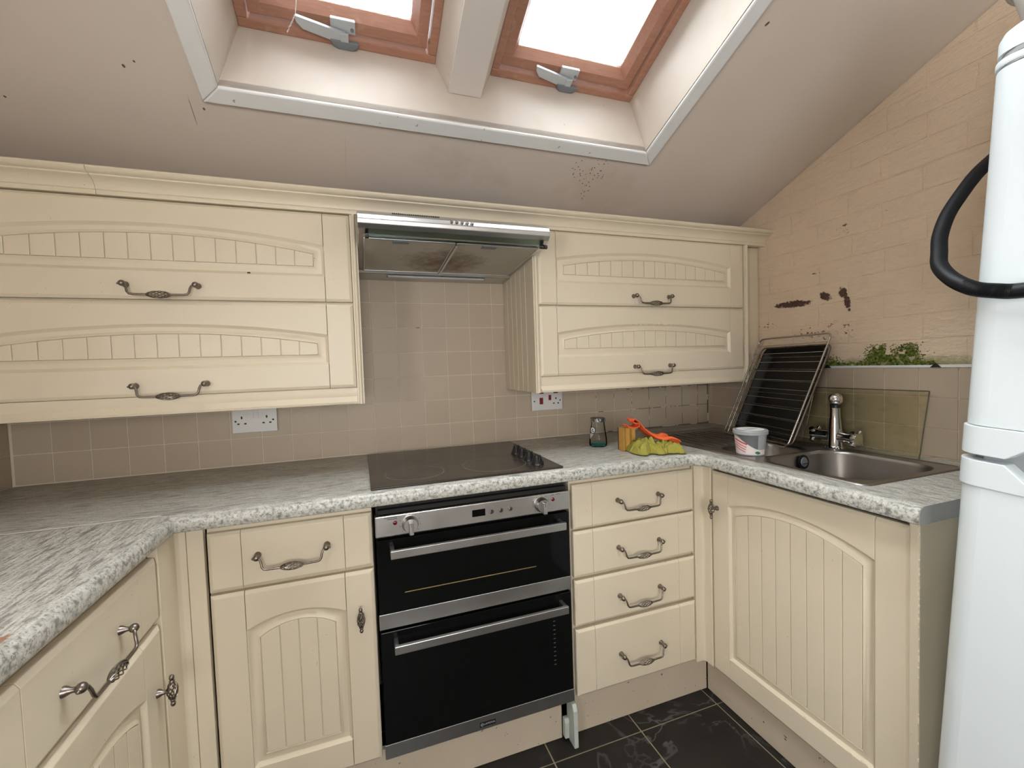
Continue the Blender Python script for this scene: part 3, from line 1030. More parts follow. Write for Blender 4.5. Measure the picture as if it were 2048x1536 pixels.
def knob(parent, fm, x, z):
    inst('knob', KNOB, fm @ Matrix.Translation((x, 0, z)), parent)['label'] = 'antique pewter cage knob'


# ------------------------------------------------------------------ base cabinets
FB = face('back', -0.54)
FR = face('right', 1.126)
FLF = face('left', -0.495)

# narrow base unit: drawer over door
cab = thing('base_cabinet', (-0.235, -0.3, FZ), 'cream base cabinet with one drawer over an arched door, left of the oven', 'cabinet')
MB().box(-0.436, -0.0365, -0.519, -0.02, 0.118, 0.868).build('body', 'cream_side', cab)
dr = drawer_front(cab, FB, -0.433, -0.038, 0.690, 0.842, -0.358, -0.111)
bail(dr, FB, -0.238, 0.772)
d = arched_door(cab, FB, -0.433, -0.038, 0.125, 0.682, -0.357, -0.114, 0.207, 0.577, 0.030, 4)
knob(d, FB, -0.077, 0.556)

# left run unit
cab = thing('base_cabinet', (-0.8, -0.9, FZ), 'cream base cabinet under the left worktop, drawer over arched door seen at an angle', 'cabinet')
MB().box(XL + 0.006, -0.516, -1.155, -0.645, 0.118, 0.868).build('body', 'cream_side', cab)
dr = drawer_front(cab, FLF, -1.15, -0.65, 0.702, 0.842, -1.064, -0.736)
bail(dr, FLF, -0.900, 0.771)
d = arched_door(cab, FLF, -1.15, -0.65, 0.125, 0.690, -1.064, -0.736, 0.207, 0.577, 0.034, 6)
knob(d, FLF, -0.688, 0.556)

# corner posts
cp = thing('corner_post', (-0.47, -0.6, FZ), 'cream corner post between the left and back base cabinets', 'filler panel')
MB().prism([(-0.515, -0.645), (-0.495, -0.645), (-0.495, -0.552), (-0.489, -0.543), (-0.476, -0.540), (-0.476, -0.520), (-0.515, -0.520)], 0.118, 0.862, 'z').build('post', 'cream', cp, bevel=0.002)
MB().box(-0.4752, -0.439, -0.5395, -0.520, 0.118, 0.862).build('filler_strip', 'cream', cp, bevel=0.0015)
cp = thing('corner_post', (1.11, -0.55, FZ), 'cream corner post between the drawer stack and the sink cabinet', 'filler panel')
MB().prism([(1.0895, -0.538), (1.118, -0.538), (1.124, -0.541), (1.126, -0.548), (1.126, -0.5765), (1.146, -0.5765), (1.146, -0.518), (1.0895, -0.518)], 0.112, 0.862, 'z').build('post', 'cream', cp, bevel=0.002)

# drawer stack
cab = thing('drawer_unit', (0.84, -0.3, FZ), 'cream base unit of four drawers with drop handles, right of the oven', 'cabinet')
MB().box(0.588, 1.0885, -0.517, -0.02, 0.118, 0.868).build('body', 'cream_side', cab)
for z0, z1, hz in ((0.692, 0.842, 0.771), (0.530, 0.685, 0.607), (0.363, 0.519, 0.4375), (0.122, 0.351, 0.232)):
    dr = drawer_front(cab, FB, 0.592, 1.086, z0, z1, 0.663, 1.013)
    bail(dr, FB, 0.844, hz)

# sink cabinet on the return
cab = thing('sink_cabinet', (1.39, -0.88, FZ), 'wide cream sink base cabinet with one large arched door', 'cabinet')
MB().box(1.148, 1.60, -1.182, -0.58, 0.112, 0.745).build('body', 'cream_side', cab)
d = arched_door(cab, FR, 0.580, 1.182, 0.112, 0.842, 0.655, 1.109, 0.190, 0.732, 0.042, 8)
knob(d, FR, 0.607, 0.712)
MB().box(1.118, 1.60, -1.204, -1.1835, 0.02, 0.868).build('end_panel', 'cream', cab, bevel=0.004, seg=3)
# paint drips along the end panel edge and door edges
pb = MB()
for k in range(46):
    z = rnd.uniform(0.12, 0.85)
    pb.sphere((1.119, -1.2035, z), rnd.uniform(0.0008, 0.0022), 6, 4, 1, 1, rnd.uniform(1, 3))
for k in range(60):
    y = rnd.uniform(-1.17, -0.60)
    pb.sphere((1.1262, y, 0.190 + rnd.uniform(-0.003, 0.004)), rnd.uniform(0.0006, 0.002), 6, 4, 0.6, rnd.uniform(1, 2.5), 1)
o = pb.build('paint_drips', 'paint_blob', cab)
o['kind'] = 'stuff'

# plinths
tag(MB().box(-0.50, 0.548, -0.50, -0.482, FZ + 0.001, 0.115).build('plinth', 'plinth', bevel=0.0015, seg=1), 'cream plinth board under the oven and left base cabinet', 'plinth')
tag(MB().box(0.5955, 1.168, -0.50, -0.482, FZ + 0.001, 0.115).build('plinth', 'plinth', bevel=0.0015, seg=1), 'scuffed cream plinth board under the four drawers', 'plinth')
tag(MB().box(1.170, 1.188, -1.181, -0.5015, FZ + 0.001, 0.108).build('plinth', 'plinth', bevel=0.0015, seg=1), 'cream plinth board under the sink cabinet', 'plinth')
tag(MB().box(-0.55, -0.532, -1.60, -0.5015, FZ + 0.001, 0.115).build('plinth', 'plinth', bevel=0.0015, seg=1), 'cream plinth board under the left base cabinet', 'plinth')
off = thing('plinth_offcut', (0.583, -0.53, FZ), 'pale painted offcut of board standing at the foot of the oven', 'wood offcut')
MB().prism([(-0.556, FZ + 0.001), (-0.5005, FZ + 0.001), (-0.5005, 0.108), (-0.545, 0.108), (-0.554, 0.09)], 0.5660, 0.5815, 'x').build('board', 'pale_offcut', off, bevel=0.002)
MB().prism([(-0.522, FZ + 0.012), (-0.5015, FZ + 0.012), (-0.5015, 0.045), (-0.518, 0.047), (-0.525, 0.035)], 0.5485, 0.5655, 'x').build('batten', 'pale_offcut', off, bevel=0.003)

# ------------------------------------------------------------------ worktops
WF = -0.590                                    # back run front
WLX, WRX = -0.480, 1.060
NOSE = [(0.030, 0.870), (0.006, 0.870), (0.0018, 0.8725), (0.0, 0.878), (0.0, 0.893), (0.0025, 0.901), (0.008, 0.907), (0.016, 0.9095), (0.030, 0.910)]
WEND = -1.232


def path_pts(d, rr=0.0):
    return [(WLX - d, -1.75), (WLX - d, WF + d), (WRX + d, WF + d), (WRX + d, WEND)]


def corner_round(d):
    """return front line with a rounded inner corner at the right"""
    R = 0.05 + d * 0
    out = [(WLX - d, WF + d)]
    cx, cy = WRX - R, WF - R                   # centre in the room; the front line curves round it
    for k in range(9):
        a = PI / 2 - (PI / 2) * k / 8
        out.append((cx + (R + d) * math.cos(a), cy + (R + d) * math.sin(a)))
    out.append((WRX + d, WEND))
    return out


# main L-shaped piece (back run and right return) with sink cut-out
wt = thing('worktop', (0.5, -0.3, 0.87), 'speckled grey laminate worktop along the back wall, turning right under the sink', 'worktop')
mb = MB()
loops = [[(x, y, z) for x, y in corner_round(d)] for d, z in NOSE]
mb.loft([[l[i] for l in loops] for i in range(len(loops[0]))], cap0=True, cap1=True, closed=True)
D = 0.030
XB = XR - 0.004
SX0, SX1, SY0, SY1 = 1.140, 1.535, -1.075, -0.185
YB, YF = -0.004, WF + D


def slab(mb, x0, x1, y0, y1):
    mb.box(x0, x1, y0, y1, 0.870, 0.910)


slab(mb, XL + 0.004, WLX - D, YF, YB)
slab(mb, WLX - D, SX0, YF, YB)
slab(mb, SX1, XB, YF, YB)
slab(mb, SX0, SX1, SY1, YB)
XE = XR - 0.004 - 0.045
slab(mb, WRX + D, SX0, WEND, YF)
mb.add([(SX1, WEND, .87), (XE, WEND, .87), (XE + 0.03, YF, .87), (SX1, YF, .87), (SX1, WEND, .91), (XE, WEND, .91), (XE + 0.03, YF, .91), (SX1, YF, .91)],
       [(0, 3, 2, 1), (4, 5, 6, 7), (0, 1, 5, 4), (1, 2, 6, 5), (2, 3, 7, 6), (3, 0, 4, 7)])
slab(mb, SX0, SX1, WEND, SY0)
# small infill where the rounded corner leaves the straight grid
cr = corner_round(D)[1:-1]
mb.prism(cr + [(WRX + D, YF)], 0.870, 0.910, 'z')
mb.build('worktop_slab', 'worktop', wt, smooth=40)
MB().prism([(WRX + 0.0015, 0.872), (XE, 0.872), (XE, 0.9105), (WRX + 0.016, 0.9105), (WRX + 0.005, 0.905), (WRX + 0.0015, 0.895)], WEND - 0.002, WEND - 0.0002).build('end_strip', 'alu', wt, label='aluminium end strip')

# left run piece, butt jointed
wt2 = thing('worktop', (-0.8, -1.2, 0.87), 'speckled grey laminate worktop along the left wall, jointed to the back run', 'worktop')
mb = MB()
la = [(WLX - d, -1.75, z) for d, z in NOSE]
lb = [(WLX - d, WF + min(d, 0.0) - 0.0006 + d, z) for d, z in NOSE]
mb.loft([la, lb], closed=True)
mb.box(XL + 0.004, WLX - 0.030, -1.75, WF + 0.0285, 0.870, 0.910)
mb.build('worktop_slab', 'worktop', wt2, smooth=40)
MB().box(XL + 0.005, WLX - 0.034, WF + 0.0283, WF + 0.0302, 0.900, 0.9104).build('joint_filler', 'joint', wt2)

# ------------------------------------------------------------------ hob
hob = thing('hob', (0.257, -0.31, WT), 'black ceramic hob with four side knobs set into the worktop', 'hob')
MB().prism([(-0.036, -0.566), (0.549, -0.566), (0.549, -0.045), (-0.036, -0.045)], 0.9102, 0.9165, 'z').build('glass_plate', 'hob', hob, bevel=0.0022, seg=2)
for y in (-0.300, -0.362, -0.430, -0.500):
    kb = MB().lathe([(0.022, 0.9166), (0.0215, 0.921), (0.017, 0.928), (0.0135, 0.938), (0.0115, 0.946), (0.004, 0.9475)], 20, (0.487, y, 0)).build('knob', 'black', hob, smooth=45)
    MB().prism([(-0.0035, 0.925), (0.0035, 0.925), (0.0035, 0.949), (-0.0035, 0.949)], -0.021, 0.021).build('grip', 'black', kb, bevel=0.0015)
    g = C.objects[-1]
    g.location = (0.487, y, 0.925)
    ROOT_INV[g.name] = Matrix.Translation(g.location)

# ------------------------------------------------------------------ built-in double oven
ov = thing('double_oven', (0.275, -0.3, 0.115), 'stainless steel and black glass built-in double oven below the hob', 'oven')
OXa, OXb = -0.029, 0.578
MB().box(OXa + 0.004, OXb - 0.004, -0.514, -0.03, 0.118, 0.866).build('carcass', 'matt_black', ov)
MB().box(OXa + 0.01, OXb - 0.008, -0.5325, -0.5145, 0.830, 0.842).build('vent_rail', 'matt_black', ov)
pn = MB().box(OXa, OXb, -0.541, -0.5145, 0.765, 0.828).build('control_panel', 'steel', ov, bevel=0.004, seg=3)
for kx in (0.068, 0.479):
    k1 = MB().lathe([(0.0235, 0.0005), (0.0235, 0.004), (0.021, 0.008), (0.020, 0.018), (0.019, 0.020)], 28, (kx, -0.541, 0.795), (0, -1, 0)).build('knob', 'steel', pn, smooth=40)
    MB().box(kx - 0.0065, kx + 0.0065, -0.577, -0.5615, 0.773, 0.811).build('grip', 'steel', k1, bevel=0.002, label='knob grip bar')
    MB().box(kx - 0.0008, kx + 0.0008, -0.5778, -0.577, 0.796, 0.808).build('pointer', 'mark', k1)
    for q in range(9):
        a = math.radians(-130 + 260 * q / 8)
        MB().box(kx + 0.029 * math.sin(a) - 0.0012, kx + 0.029 * math.sin(a) + 0.0012, -0.5415, -0.541, 0.795 + 0.029 * math.cos(a) - 0.001, 0.795 + 0.029 * math.cos(a) + 0.001).build('dial_mark', 'mark', pn)
MB().box(0.252, 0.293, -0.542, -0.541, 0.787, 0.808).build('display', 'black_glass', pn, label='dark clock display')
for bx in (0.313, 0.343, 0.374):
    MB().lathe([(0.0078, 0.0002), (0.0078, 0.0012)], 18, (bx, -0.541, 0.796), (0, -1, 0)).build('button_ring', 'dark_grey', pn)
    MB().lathe([(0.0060, 0.0013), (0.0060, 0.005), (0.0045, 0.0065)], 16, (bx, -0.541, 0.796), (0, -1, 0)).build('button', 'chrome', pn)
for lx, lz in ((0.026, 0.804), (0.520, 0.806)):
    MB().lathe([(0.0062, 0), (0.006, 0.0015), (0.003, 0.003)], 16, (lx, -0.541, lz), (0, -1, 0)).build('indicator_light', 'red_led', pn, label='dark red indicator light')
for x0, x1, z in ((-0.004, 0.032, 0.8195), (0.004, 0.032, 0.8150), (0.530, 0.545, 0.8205), (0.515, 0.524, 0.8195)):
    MB().box(x0, x1, -0.5415, -0.541, z, z + 0.0018).build('printed_line', 'mark', pn)


def oven_door(z0, z1, strip0, strip1, hz, nm, lab):
    d = MB().box(OXa + 0.002, OXb - 0.002, -0.539, -0.5145, min(z0, strip0), max(z1, strip1)).build(nm, 'black_glass', ov, bevel=0.002, label=lab)
    MB().box(OXa, OXb, -0.5415, -0.5392, strip0, strip1).build('steel_strip', 'steel', d, bevel=0.0008, seg=1)
    h = MB()
    hx0, hx1 = 0.008, 0.543
    h.box(hx0, hx1, -0.590, -0.578, hz - 0.0235, hz)
    for x in (hx0, hx1 - 0.012):
        h.box(x, x + 0.012, -0.5785, -0.5388, hz - 0.021, hz - 0.003)
    h.build('handle', 'steel', d, bevel=0.0015, label='square brushed steel bar handle')
    return d


ud = oven_door(0.5445, 0.757, 0.500, 0.5435, 0.742, 'upper_door', 'upper black glass door')
ld = oven_door(0.161, 0.490, 0.118, 0.160, 0.472, 'lower_door', 'lower black glass door')
# faint shelf wire seen behind the upper glass, runner pegs behind the lower glass
w = MB().tube([(0.045, -0.5396, 0.597), (0.455, -0.5396, 0.597)], 0.0014, 6)
w.build('shelf_wire', 'gold_wire', ud)
for k in range(11):
    MB().box(0.509, 0.516, -0.5397, -0.539, 0.258 + k * 0.0145, 0.2597 + k * 0.0145).build('runner_peg', 'peg', ld)
bd = MB().box(0.251, 0.302, -0.5425, -0.5416, 0.128, 0.1425).build('badge', 'black', ld, label='small black maker badge')


def text_mesh(txt, size, fm, name, mat, parent):
    cu = bpy.data.curves.new(name, 'FONT')
    cu.body = txt
    cu.size = size
    cu.align_x = 'CENTER'
    cu.align_y = 'CENTER'
    cu.extrude = 0.0002
    t = bpy.data.objects.new(name + '_curve', cu)
    C.objects.link(t)
    dg = bpy.context.evaluated_depsgraph_get()
    me = bpy.data.meshes.new_from_object(t.evaluated_get(dg))
    bpy.data.objects.remove(t)
    me.materials.clear()
    me.materials.append(M[mat])
    return inst(name, me, fm @ Matrix.Rotation(PI / 2, 4, 'X'), parent)


text_mesh('LAMONA', 0.0085, Matrix.Translation((0.282, -0.5427, 0.1353)), 'badge_lettering', 'badge_text', ld)
MB().lathe([(0.0045, 0), (0.0045, 0.0004), (0.0028, 0.0004), (0.0028, 0)], 18, (0.2585, -0.5425, 0.1353), (0, -1, 0), False, False).build('badge_emblem', 'badge_text', ld)

# ------------------------------------------------------------------ wall cabinets
YD = -0.355
FU = face('back', YD)


def pelmet(parent, x0, x1, z0, z1):
    prof = [(-0.333, z1), (-0.347, z1), (-0.349, z1 - 0.012), (-0.345, z0 + 0.024), (-0.350, z0 + 0.016), (-0.356, z0 + 0.008), (-0.354, z0 + 0.001), (-0.346, z0), (-0.333, z0)]
    MB().prism(prof, x0, x1, 'x').build('pelmet', 'cream', parent, smooth=40, label='moulded light rail under the doors')


def pilaster(parent, x0, x1, z0, z1):
    w = x1 - x0
    prof = [(x0, -0.32), (x0, -0.351), (x0 + 0.2 * w, -0.351), (x0 + 0.24 * w, -0.356), (x0 + 0.38 * w, -0.3585), (x0 + 0.5 * w, -0.3592), (x0 + 0.62 * w, -0.3585), (x0 + 0.76 * w, -0.356), (x0 + 0.8 * w, -0.351), (x1, -0.351), (x1, -0.32)]
    MB().prism(prof, z0, z1, 'z').build('pilaster', 'cream', parent, smooth=40, label='narrow reeded pilaster strip')


wc = thing('wall_cabinet', (-0.58, -0.18, 1.137), 'cream wall cabinet with two stacked arched flap doors, left of the cooker hood', 'cabinet')
b = MB().box(XL + 0.004, -0.060, -0.332, -0.004, 1.150, 1.728)
b.build('body', 'cream_side', wc)
d = arched_door(wc, FU, -1.036, -0.0605, 1.457, 1.7255, -0.961, -0.138, 1.534, 1.627, 0.036, 15, 'flap_door')
bail(d, FU, -0.552, 1.4945)
d = arched_door(wc, FU, -1.036, -0.0605, 1.190, 1.4505, -0.961, -0.138, 1.265, 1.355, 0.033, 15, 'flap_door')
bail(d, FU, -0.545, 1.2195)
MB().box(-1.096, -1.0375, -0.352, -0.333, 1.150, 1.728).build('filler_strip', 'cream', wc, bevel=0.0015)
for x, y, z, r in ((-0.834, -0.3475, 1.619, 0.0045), (-0.661, -0.3475, 1.628, 0.0035), (-0.342, -0.3520, 1.5375, 0.0035)):
    MB().sphere((x, y, z), r, 10, 6, 1.3, 0.25, 0.8).build('paint_chip', 'scourer', wc, smooth=60)
pelmet(wc, -1.096, -0.0595, 1.137, 1.1885)
pilaster(wc, -0.0590, -0.0385, 1.137, 1.728)

wc = thing('wall_cabinet', (1.08, -0.18, 1.137), 'cream wall cabinet with two stacked arched flap doors, between the hood and the brick wall', 'cabinet')
MB().box(0.562, 1.562, -0.332, -0.004, 1.150, 1.728).build('body', 'cream_side', wc)
d = arched_door(wc, FU, 0.5735, 1.5365, 1.4595, 1.7275, 0.644, 1.461, 1.541, 1.629, 0.034, 15, 'flap_door')
bail(d, FU, 1.0565, 1.497)
d = arched_door(wc, FU, 0.5735, 1.5365, 1.198, 1.4525, 0.642, 1.457, 1.268, 1.357, 0.032, 15, 'flap_door')
bail(d, FU, 1.0565, 1.222)
pelmet(wc, 0.5735, 1.5395, 1.139, 1.1965)
pilaster(wc, 0.5525, 0.5725, 1.139, 1.728)
pilaster(wc, 1.5405, 1.564, 1.135, 1.728)
MB().box(1.565, 1.652, -0.324, -0.306, 1.135, 1.728).build('filler_strip', 'cream', wc, bevel=0.0015)
# beaded side panel boards facing the hood bay
nb = 6
for k in range(nb):
    y0, y1 = -0.319 + k * 0.0525, -0.319 + (k + 1) * 0.0525
    MB().box(0.5545, 0.5615, y0 + 0.001, y1 - 0.001, 1.139, 1.728).build('side_board', 'cream_side', wc, bevel=0.0026, seg=2)
pb = MB()
for x0, x1, z, nn in ((0.8, 1.25, 1.4525, 40), (0.95, 1.15, 1.388, 26), (0.60, 0.70, 1.452, 5)):
    for k in range(nn):
        pb.sphere((rnd.uniform(x0, x1), YD - 0.0005, z + rnd.uniform(-0.002, 0.002)), rnd.uniform(0.0008, 0.0022), 6, 4, rnd.uniform(1, 3), 0.6, 1)
for k in range(22):
    pb.sphere((1.5365, YD - 0.0002, rnd.uniform(1.24, 1.44)), rnd.uniform(0.0008, 0.0024), 6, 4, 1, 0.6, rnd.uniform(1, 2.5))
    pb.sphere((0.646 + rnd.uniform(-.003, .003), YD - 0.0002, 1.365 + rnd.uniform(-.008, .008)), rnd.uniform(0.0008, 0.002), 6, 4, 1, 0.6, 1)
o = pb.build('paint_drips', 'paint_blob', wc)
o['kind'] = 'stuff'

# cornice in two lengths
CP = [(-0.335, 1.7285), (-0.3575, 1.7285), (-0.3595, 1.733), (-0.3585, 1.739), (-0.3615, 1.741), (-0.363, 1.748), (-0.368, 1.757), (-0.377, 1.7635), (-0.388, 1.767),
      (-0.389, 1.7705), (-0.396, 1.7715), (-0.402, 1.775), (-0.405, 1.780), (-0.4045, 1.7845), (-0.400, 1.7875), (-0.335, 1.7875)]
tag(MB().prism(CP, XL + 0.004, -0.6835, 'x').build('cornice', 'cream', smooth=35), 'short left length of cream cornice moulding, up to the scribed joint', 'cornice')
tag(MB().prism(CP, -0.6825, 1.655, 'x').build('cornice', 'cream', smooth=35), 'long cream cornice moulding above the hood and right wall cabinet', 'cornice')
# ------------------------------------------------------------------ cooker hood
hd = thing('cooker_hood', (0.26, -0.25, 1.595), 'slim stainless steel cooker hood with glass visor and stained filters', 'cooker hood')
hx0, hx1 = -0.0375, 0.5515
prof = [(-0.004, 1.5965), (-0.105, 1.601), (-0.110, 1.612), (-0.475, 1.636), (-0.500, 1.644), (-0.511, 1.656), (-0.513, 1.668), (-0.507, 1.682), (-0.494, 1.690), (-0.40, 1.7265), (-0.004, 1.7265)]
MB().prism(prof, hx0, hx1, 'x').build('housing', 'steel', hd, bevel=0.0015, smooth=35)


def under(y):                                   # underside of the sloping part
    return 1.612 + (-(y) - 0.110) * (0.024 / 0.365)


for x0, x1 in ((hx0 + 0.018, 0.2515), (0.2585, hx1 - 0.018)):
    vs = []
    for dz in (-0.0005, -0.004):
        vs += [(x0, -0.122, under(-0.122) + dz), (x1, -0.122, under(-0.122) + dz), (x1, -0.452, under(-0.452) + dz), (x0, -0.452, under(-0.452) + dz)]
    fl_ = MB().add(vs, [(0, 1, 2, 3), (7, 6, 5, 4), (0, 4, 5, 1), (1, 5, 6, 2), (2, 6, 7, 3), (3, 7, 4, 0)]).build('grease_filter', 'filter', hd, bevel=0.001)
    rim = MB()
    for a, c_ in (((x0, -0.122), (x1, -0.122)), ((x1, -0.122), (x1, -0.452)), ((x1, -0.452), (x0, -0.452)), ((x0, -0.452), (x0, -0.122))):
        rim.tube([(a[0], a[1], under(a[1]) - 0.004), (c_[0], c_[1], under(c_[1]) - 0.004)], 0.0025, 6)
    rim.build('filter_rim', 'alu', fl_)
    xm = (x0 + x1) / 2 - 0.03
    MB().box(xm - 0.024, xm + 0.024, -0.452, -0.425, under(-0.44) - 0.008, under(-0.44) - 0.0045).build('filter_catch', 'dark_grey', fl_, bevel=0.001)
MB().box(0.2515, 0.2585, -0.452, -0.122, under(-0.122) - 0.004, under(-0.122) - 0.0005).build('filter_divider', 'alu', hd)
C.objects[-1].rotation_euler = (-math.atan(0.024 / 0.365), 0, 0)
# glass visor with black end brackets
vg = MB().add([(hx0 + 0.03, -0.472, 1.6335), (hx1 - 0.022, -0.472, 1.6335), (hx1 - 0.022, -0.505, 1.6235), (hx0 + 0.03, -0.505, 1.6235),
               (hx0 + 0.03, -0.473, 1.629), (hx1 - 0.022, -0.473, 1.629), (hx1 - 0.022, -0.506, 1.619), (hx0 + 0.03, -0.506, 1.619)],
              [(0, 1, 2, 3), (7, 6, 5, 4), (0, 4, 5, 1), (1, 5, 6, 2), (2, 6, 7, 3), (3, 7, 4, 0)]).build('visor', 'visor_glass', hd, smooth=0, label='green tinted glass visor strip')
for bx in (hx0 + 0.019, hx1 - 0.021):
    MB().prism([(-0.466, 1.634), (-0.474, 1.639), (-0.512, 1.626), (-0.514, 1.617), (-0.507, 1.614), (-0.467, 1.626)], bx, bx + 0.010, 'x').build('visor_bracket', 'black', hd, bevel=0.001)
for k in range(5):
    MB().lathe([(0.0052, 0.0), (0.0052, 0.004), (0.0035, 0.0065)], 14, (0.229 + k * 0.01585, -0.5118, 1.6745), (0, -1, 0.25)).build('push_button', 'chrome', hd, smooth=40)
MB().box(0.068, 0.445, -0.092, -0.066, 1.5945, 1.5985).build('lamp_lens', 'white_plastic', hd, bevel=0.001, label='long thin lamp lens')
MB().box(0.064, 0.449, -0.096, -0.062, 1.5965, 1.5995).build('lamp_surround', 'dark_grey', hd)
for k in range(26):
    MB().box(0.062 + k * 0.0055, 0.0655 + k * 0.0055, -0.462, -0.448, 1.7000, 1.7065).build('vent_slot', 'hole', hd)

# ------------------------------------------------------------------ sockets


def plate(name, x0, x1, z0, z1, lab, cat='socket'):
    t = thing(name, ((x0 + x1) / 2, 0, z0), lab, cat)
    MB().box(x0 + 0.004, x1 - 0.004, -0.010, -0.0005, z0 + 0.004, z1 - 0.004).build('back_box', 'white_plastic', t)
    MB().box(x0, x1, -0.015, -0.0085, z0, z1).build('face_plate', 'white_plastic', t, bevel=0.002)
    return t


def slot(t, x, z, w, h, mat='hole', nm='pin_slot', dep=0.0156):
    return MB().box(x - w / 2, x + w / 2, -dep, -0.0148, z - h / 2, z + h / 2).build(nm, mat, t)


def pins(t, x, z):
    slot(t, x, z + 0.009, 0.005, 0.009)
    slot(t, x - 0.011, z - 0.013, 0.0075, 0.005)
    slot(t, x + 0.011, z - 0.013, 0.0075, 0.005)


def screw(t, x, z):
    MB().lathe([(0.0034, 0), (0.003, 0.0008)], 12, (x, -0.015, z), (0, -1, 0)).build('screw', 'hole', t)


so = plate('double_socket', -0.489, -0.345, 1.031, 1.116, 'white double power socket on the tiles under the left wall cabinet')
pins(so, -0.4585, 1.077)
pins(so, -0.3785, 1.077)
screw(so, -0.478, 1.0735)
screw(so, -0.358, 1.0735)
for x in (-0.4275, -0.4105):
    slot(so, x, 1.093, 0.0125, 0.023, 'white_plastic', 'rocker_switch', 0.0178)
    C.objects[-1].rotation_euler = (0.06, 0, 0)
so = plate('cooker_switch', 0.667, 0.818, 1.037, 1.121, 'white cooker control unit with red switches and a socket')
slot(so, 0.713, 1.079, 0.0155, 0.029, 'red_switch', 'cooker_rocker', 0.0185)
slot(so, 0.755, 1.0925, 0.0115, 0.023, 'red_switch', 'socket_rocker', 0.018)
slot(so, 0.715, 1.1145, 0.022, 0.006, 'red_led', 'neon_lamp', 0.0158)
slot(so, 0.785, 1.1145, 0.022, 0.006, 'red_led', 'neon_lamp', 0.0158)
pins(so, 0.7855, 1.079)
screw(so, 0.680, 1.0785)
screw(so, 0.806, 1.0785)

# ------------------------------------------------------------------ sink and tap
sk = thing('sink', (1.33, -0.63, 0.86), 'stainless steel inset sink with drainer, half bowl and main bowl', 'sink')


def rrect(x0, x1, y0, y1, r, z, n=7):
    out = []
    for cx, cy, a0_ in ((x1 - r, y1 - r, 0), (x0 + r, y1 - r, PI / 2), (x0 + r, y0 + r, PI), (x1 - r, y0 + r, 1.5 * PI)):
        for k in range(n + 1):
            a = a0_ + (PI / 2) * k / n
            out.append((cx + r * math.cos(a), cy + r * math.sin(a), z))
    return out


KX0, KX1, KY0, KY1 = 1.125, 1.552, -1.091, -0.168
ZS = 0.9135
HOLES = [(1.156, 1.502, -1.066, -0.745, 0.075), (1.178, 1.440, -0.732, -0.545, 0.055)]
# deck as a fine grid with bowls cut by welded loops: build as strips round each bowl cell
dk = MB()
cells = [(KX0 + 0.012, KX1 - 0.012, KY0 + 0.012, -0.7385, HOLES[0]), (KX0 + 0.012, KX1 - 0.012, -0.7385, -0.535, HOLES[1])]
for cx0, cx1, cy0, cy1, hl in cells:
    inner = rrect(*hl, ZS - 0.0015)
    N = len(inner)
    # outer loop: project inner loop points radially on the cell rectangle
    outer = []
    mx, my = (hl[0] + hl[1]) / 2, (hl[2] + hl[3]) / 2
    for p in inner:
        dx, dy = p[0] - mx, p[1] - my
        s = 1e9
        if dx > 1e-9: s = min(s, (cx1 - mx) / dx)
        if dx < -1e-9: s = min(s, (cx0 - mx) / dx)
        if dy > 1e-9: s = min(s, (cy1 - my) / dy)
        if dy < -1e-9: s = min(s, (cy0 - my) / dy)
        outer.append((mx + dx * s, my + dy * s, ZS - 0.0015))
    dk.loft([outer, inner], False, False)
    # corner triangles of the cell
    for qx, qy in ((cx0, cy0), (cx1, cy0), (cx1, cy1), (cx0, cy1)):
        near_ = sorted(outer, key=lambda p: (p[0] - qx) ** 2 + (p[1] - qy) ** 2)[:2]
        if abs(near_[0][0] - near_[1][0]) > 1e-6 and abs(near_[0][1] - near_[1][1]) > 1e-6:
            dk.add([near_[0], near_[1], (qx, qy, ZS - 0.0015)], [(0, 1, 2)])
dk.add([(KX0 + 0.012, -0.535, ZS - 0.0015), (KX1 - 0.012, -0.535, ZS - 0.0015), (KX1 - 0.012, KY1 - 0.012, ZS - 0.0015), (KX0 + 0.012, KY1 - 0.012, ZS - 0.0015)], [(0, 1, 2, 3)])
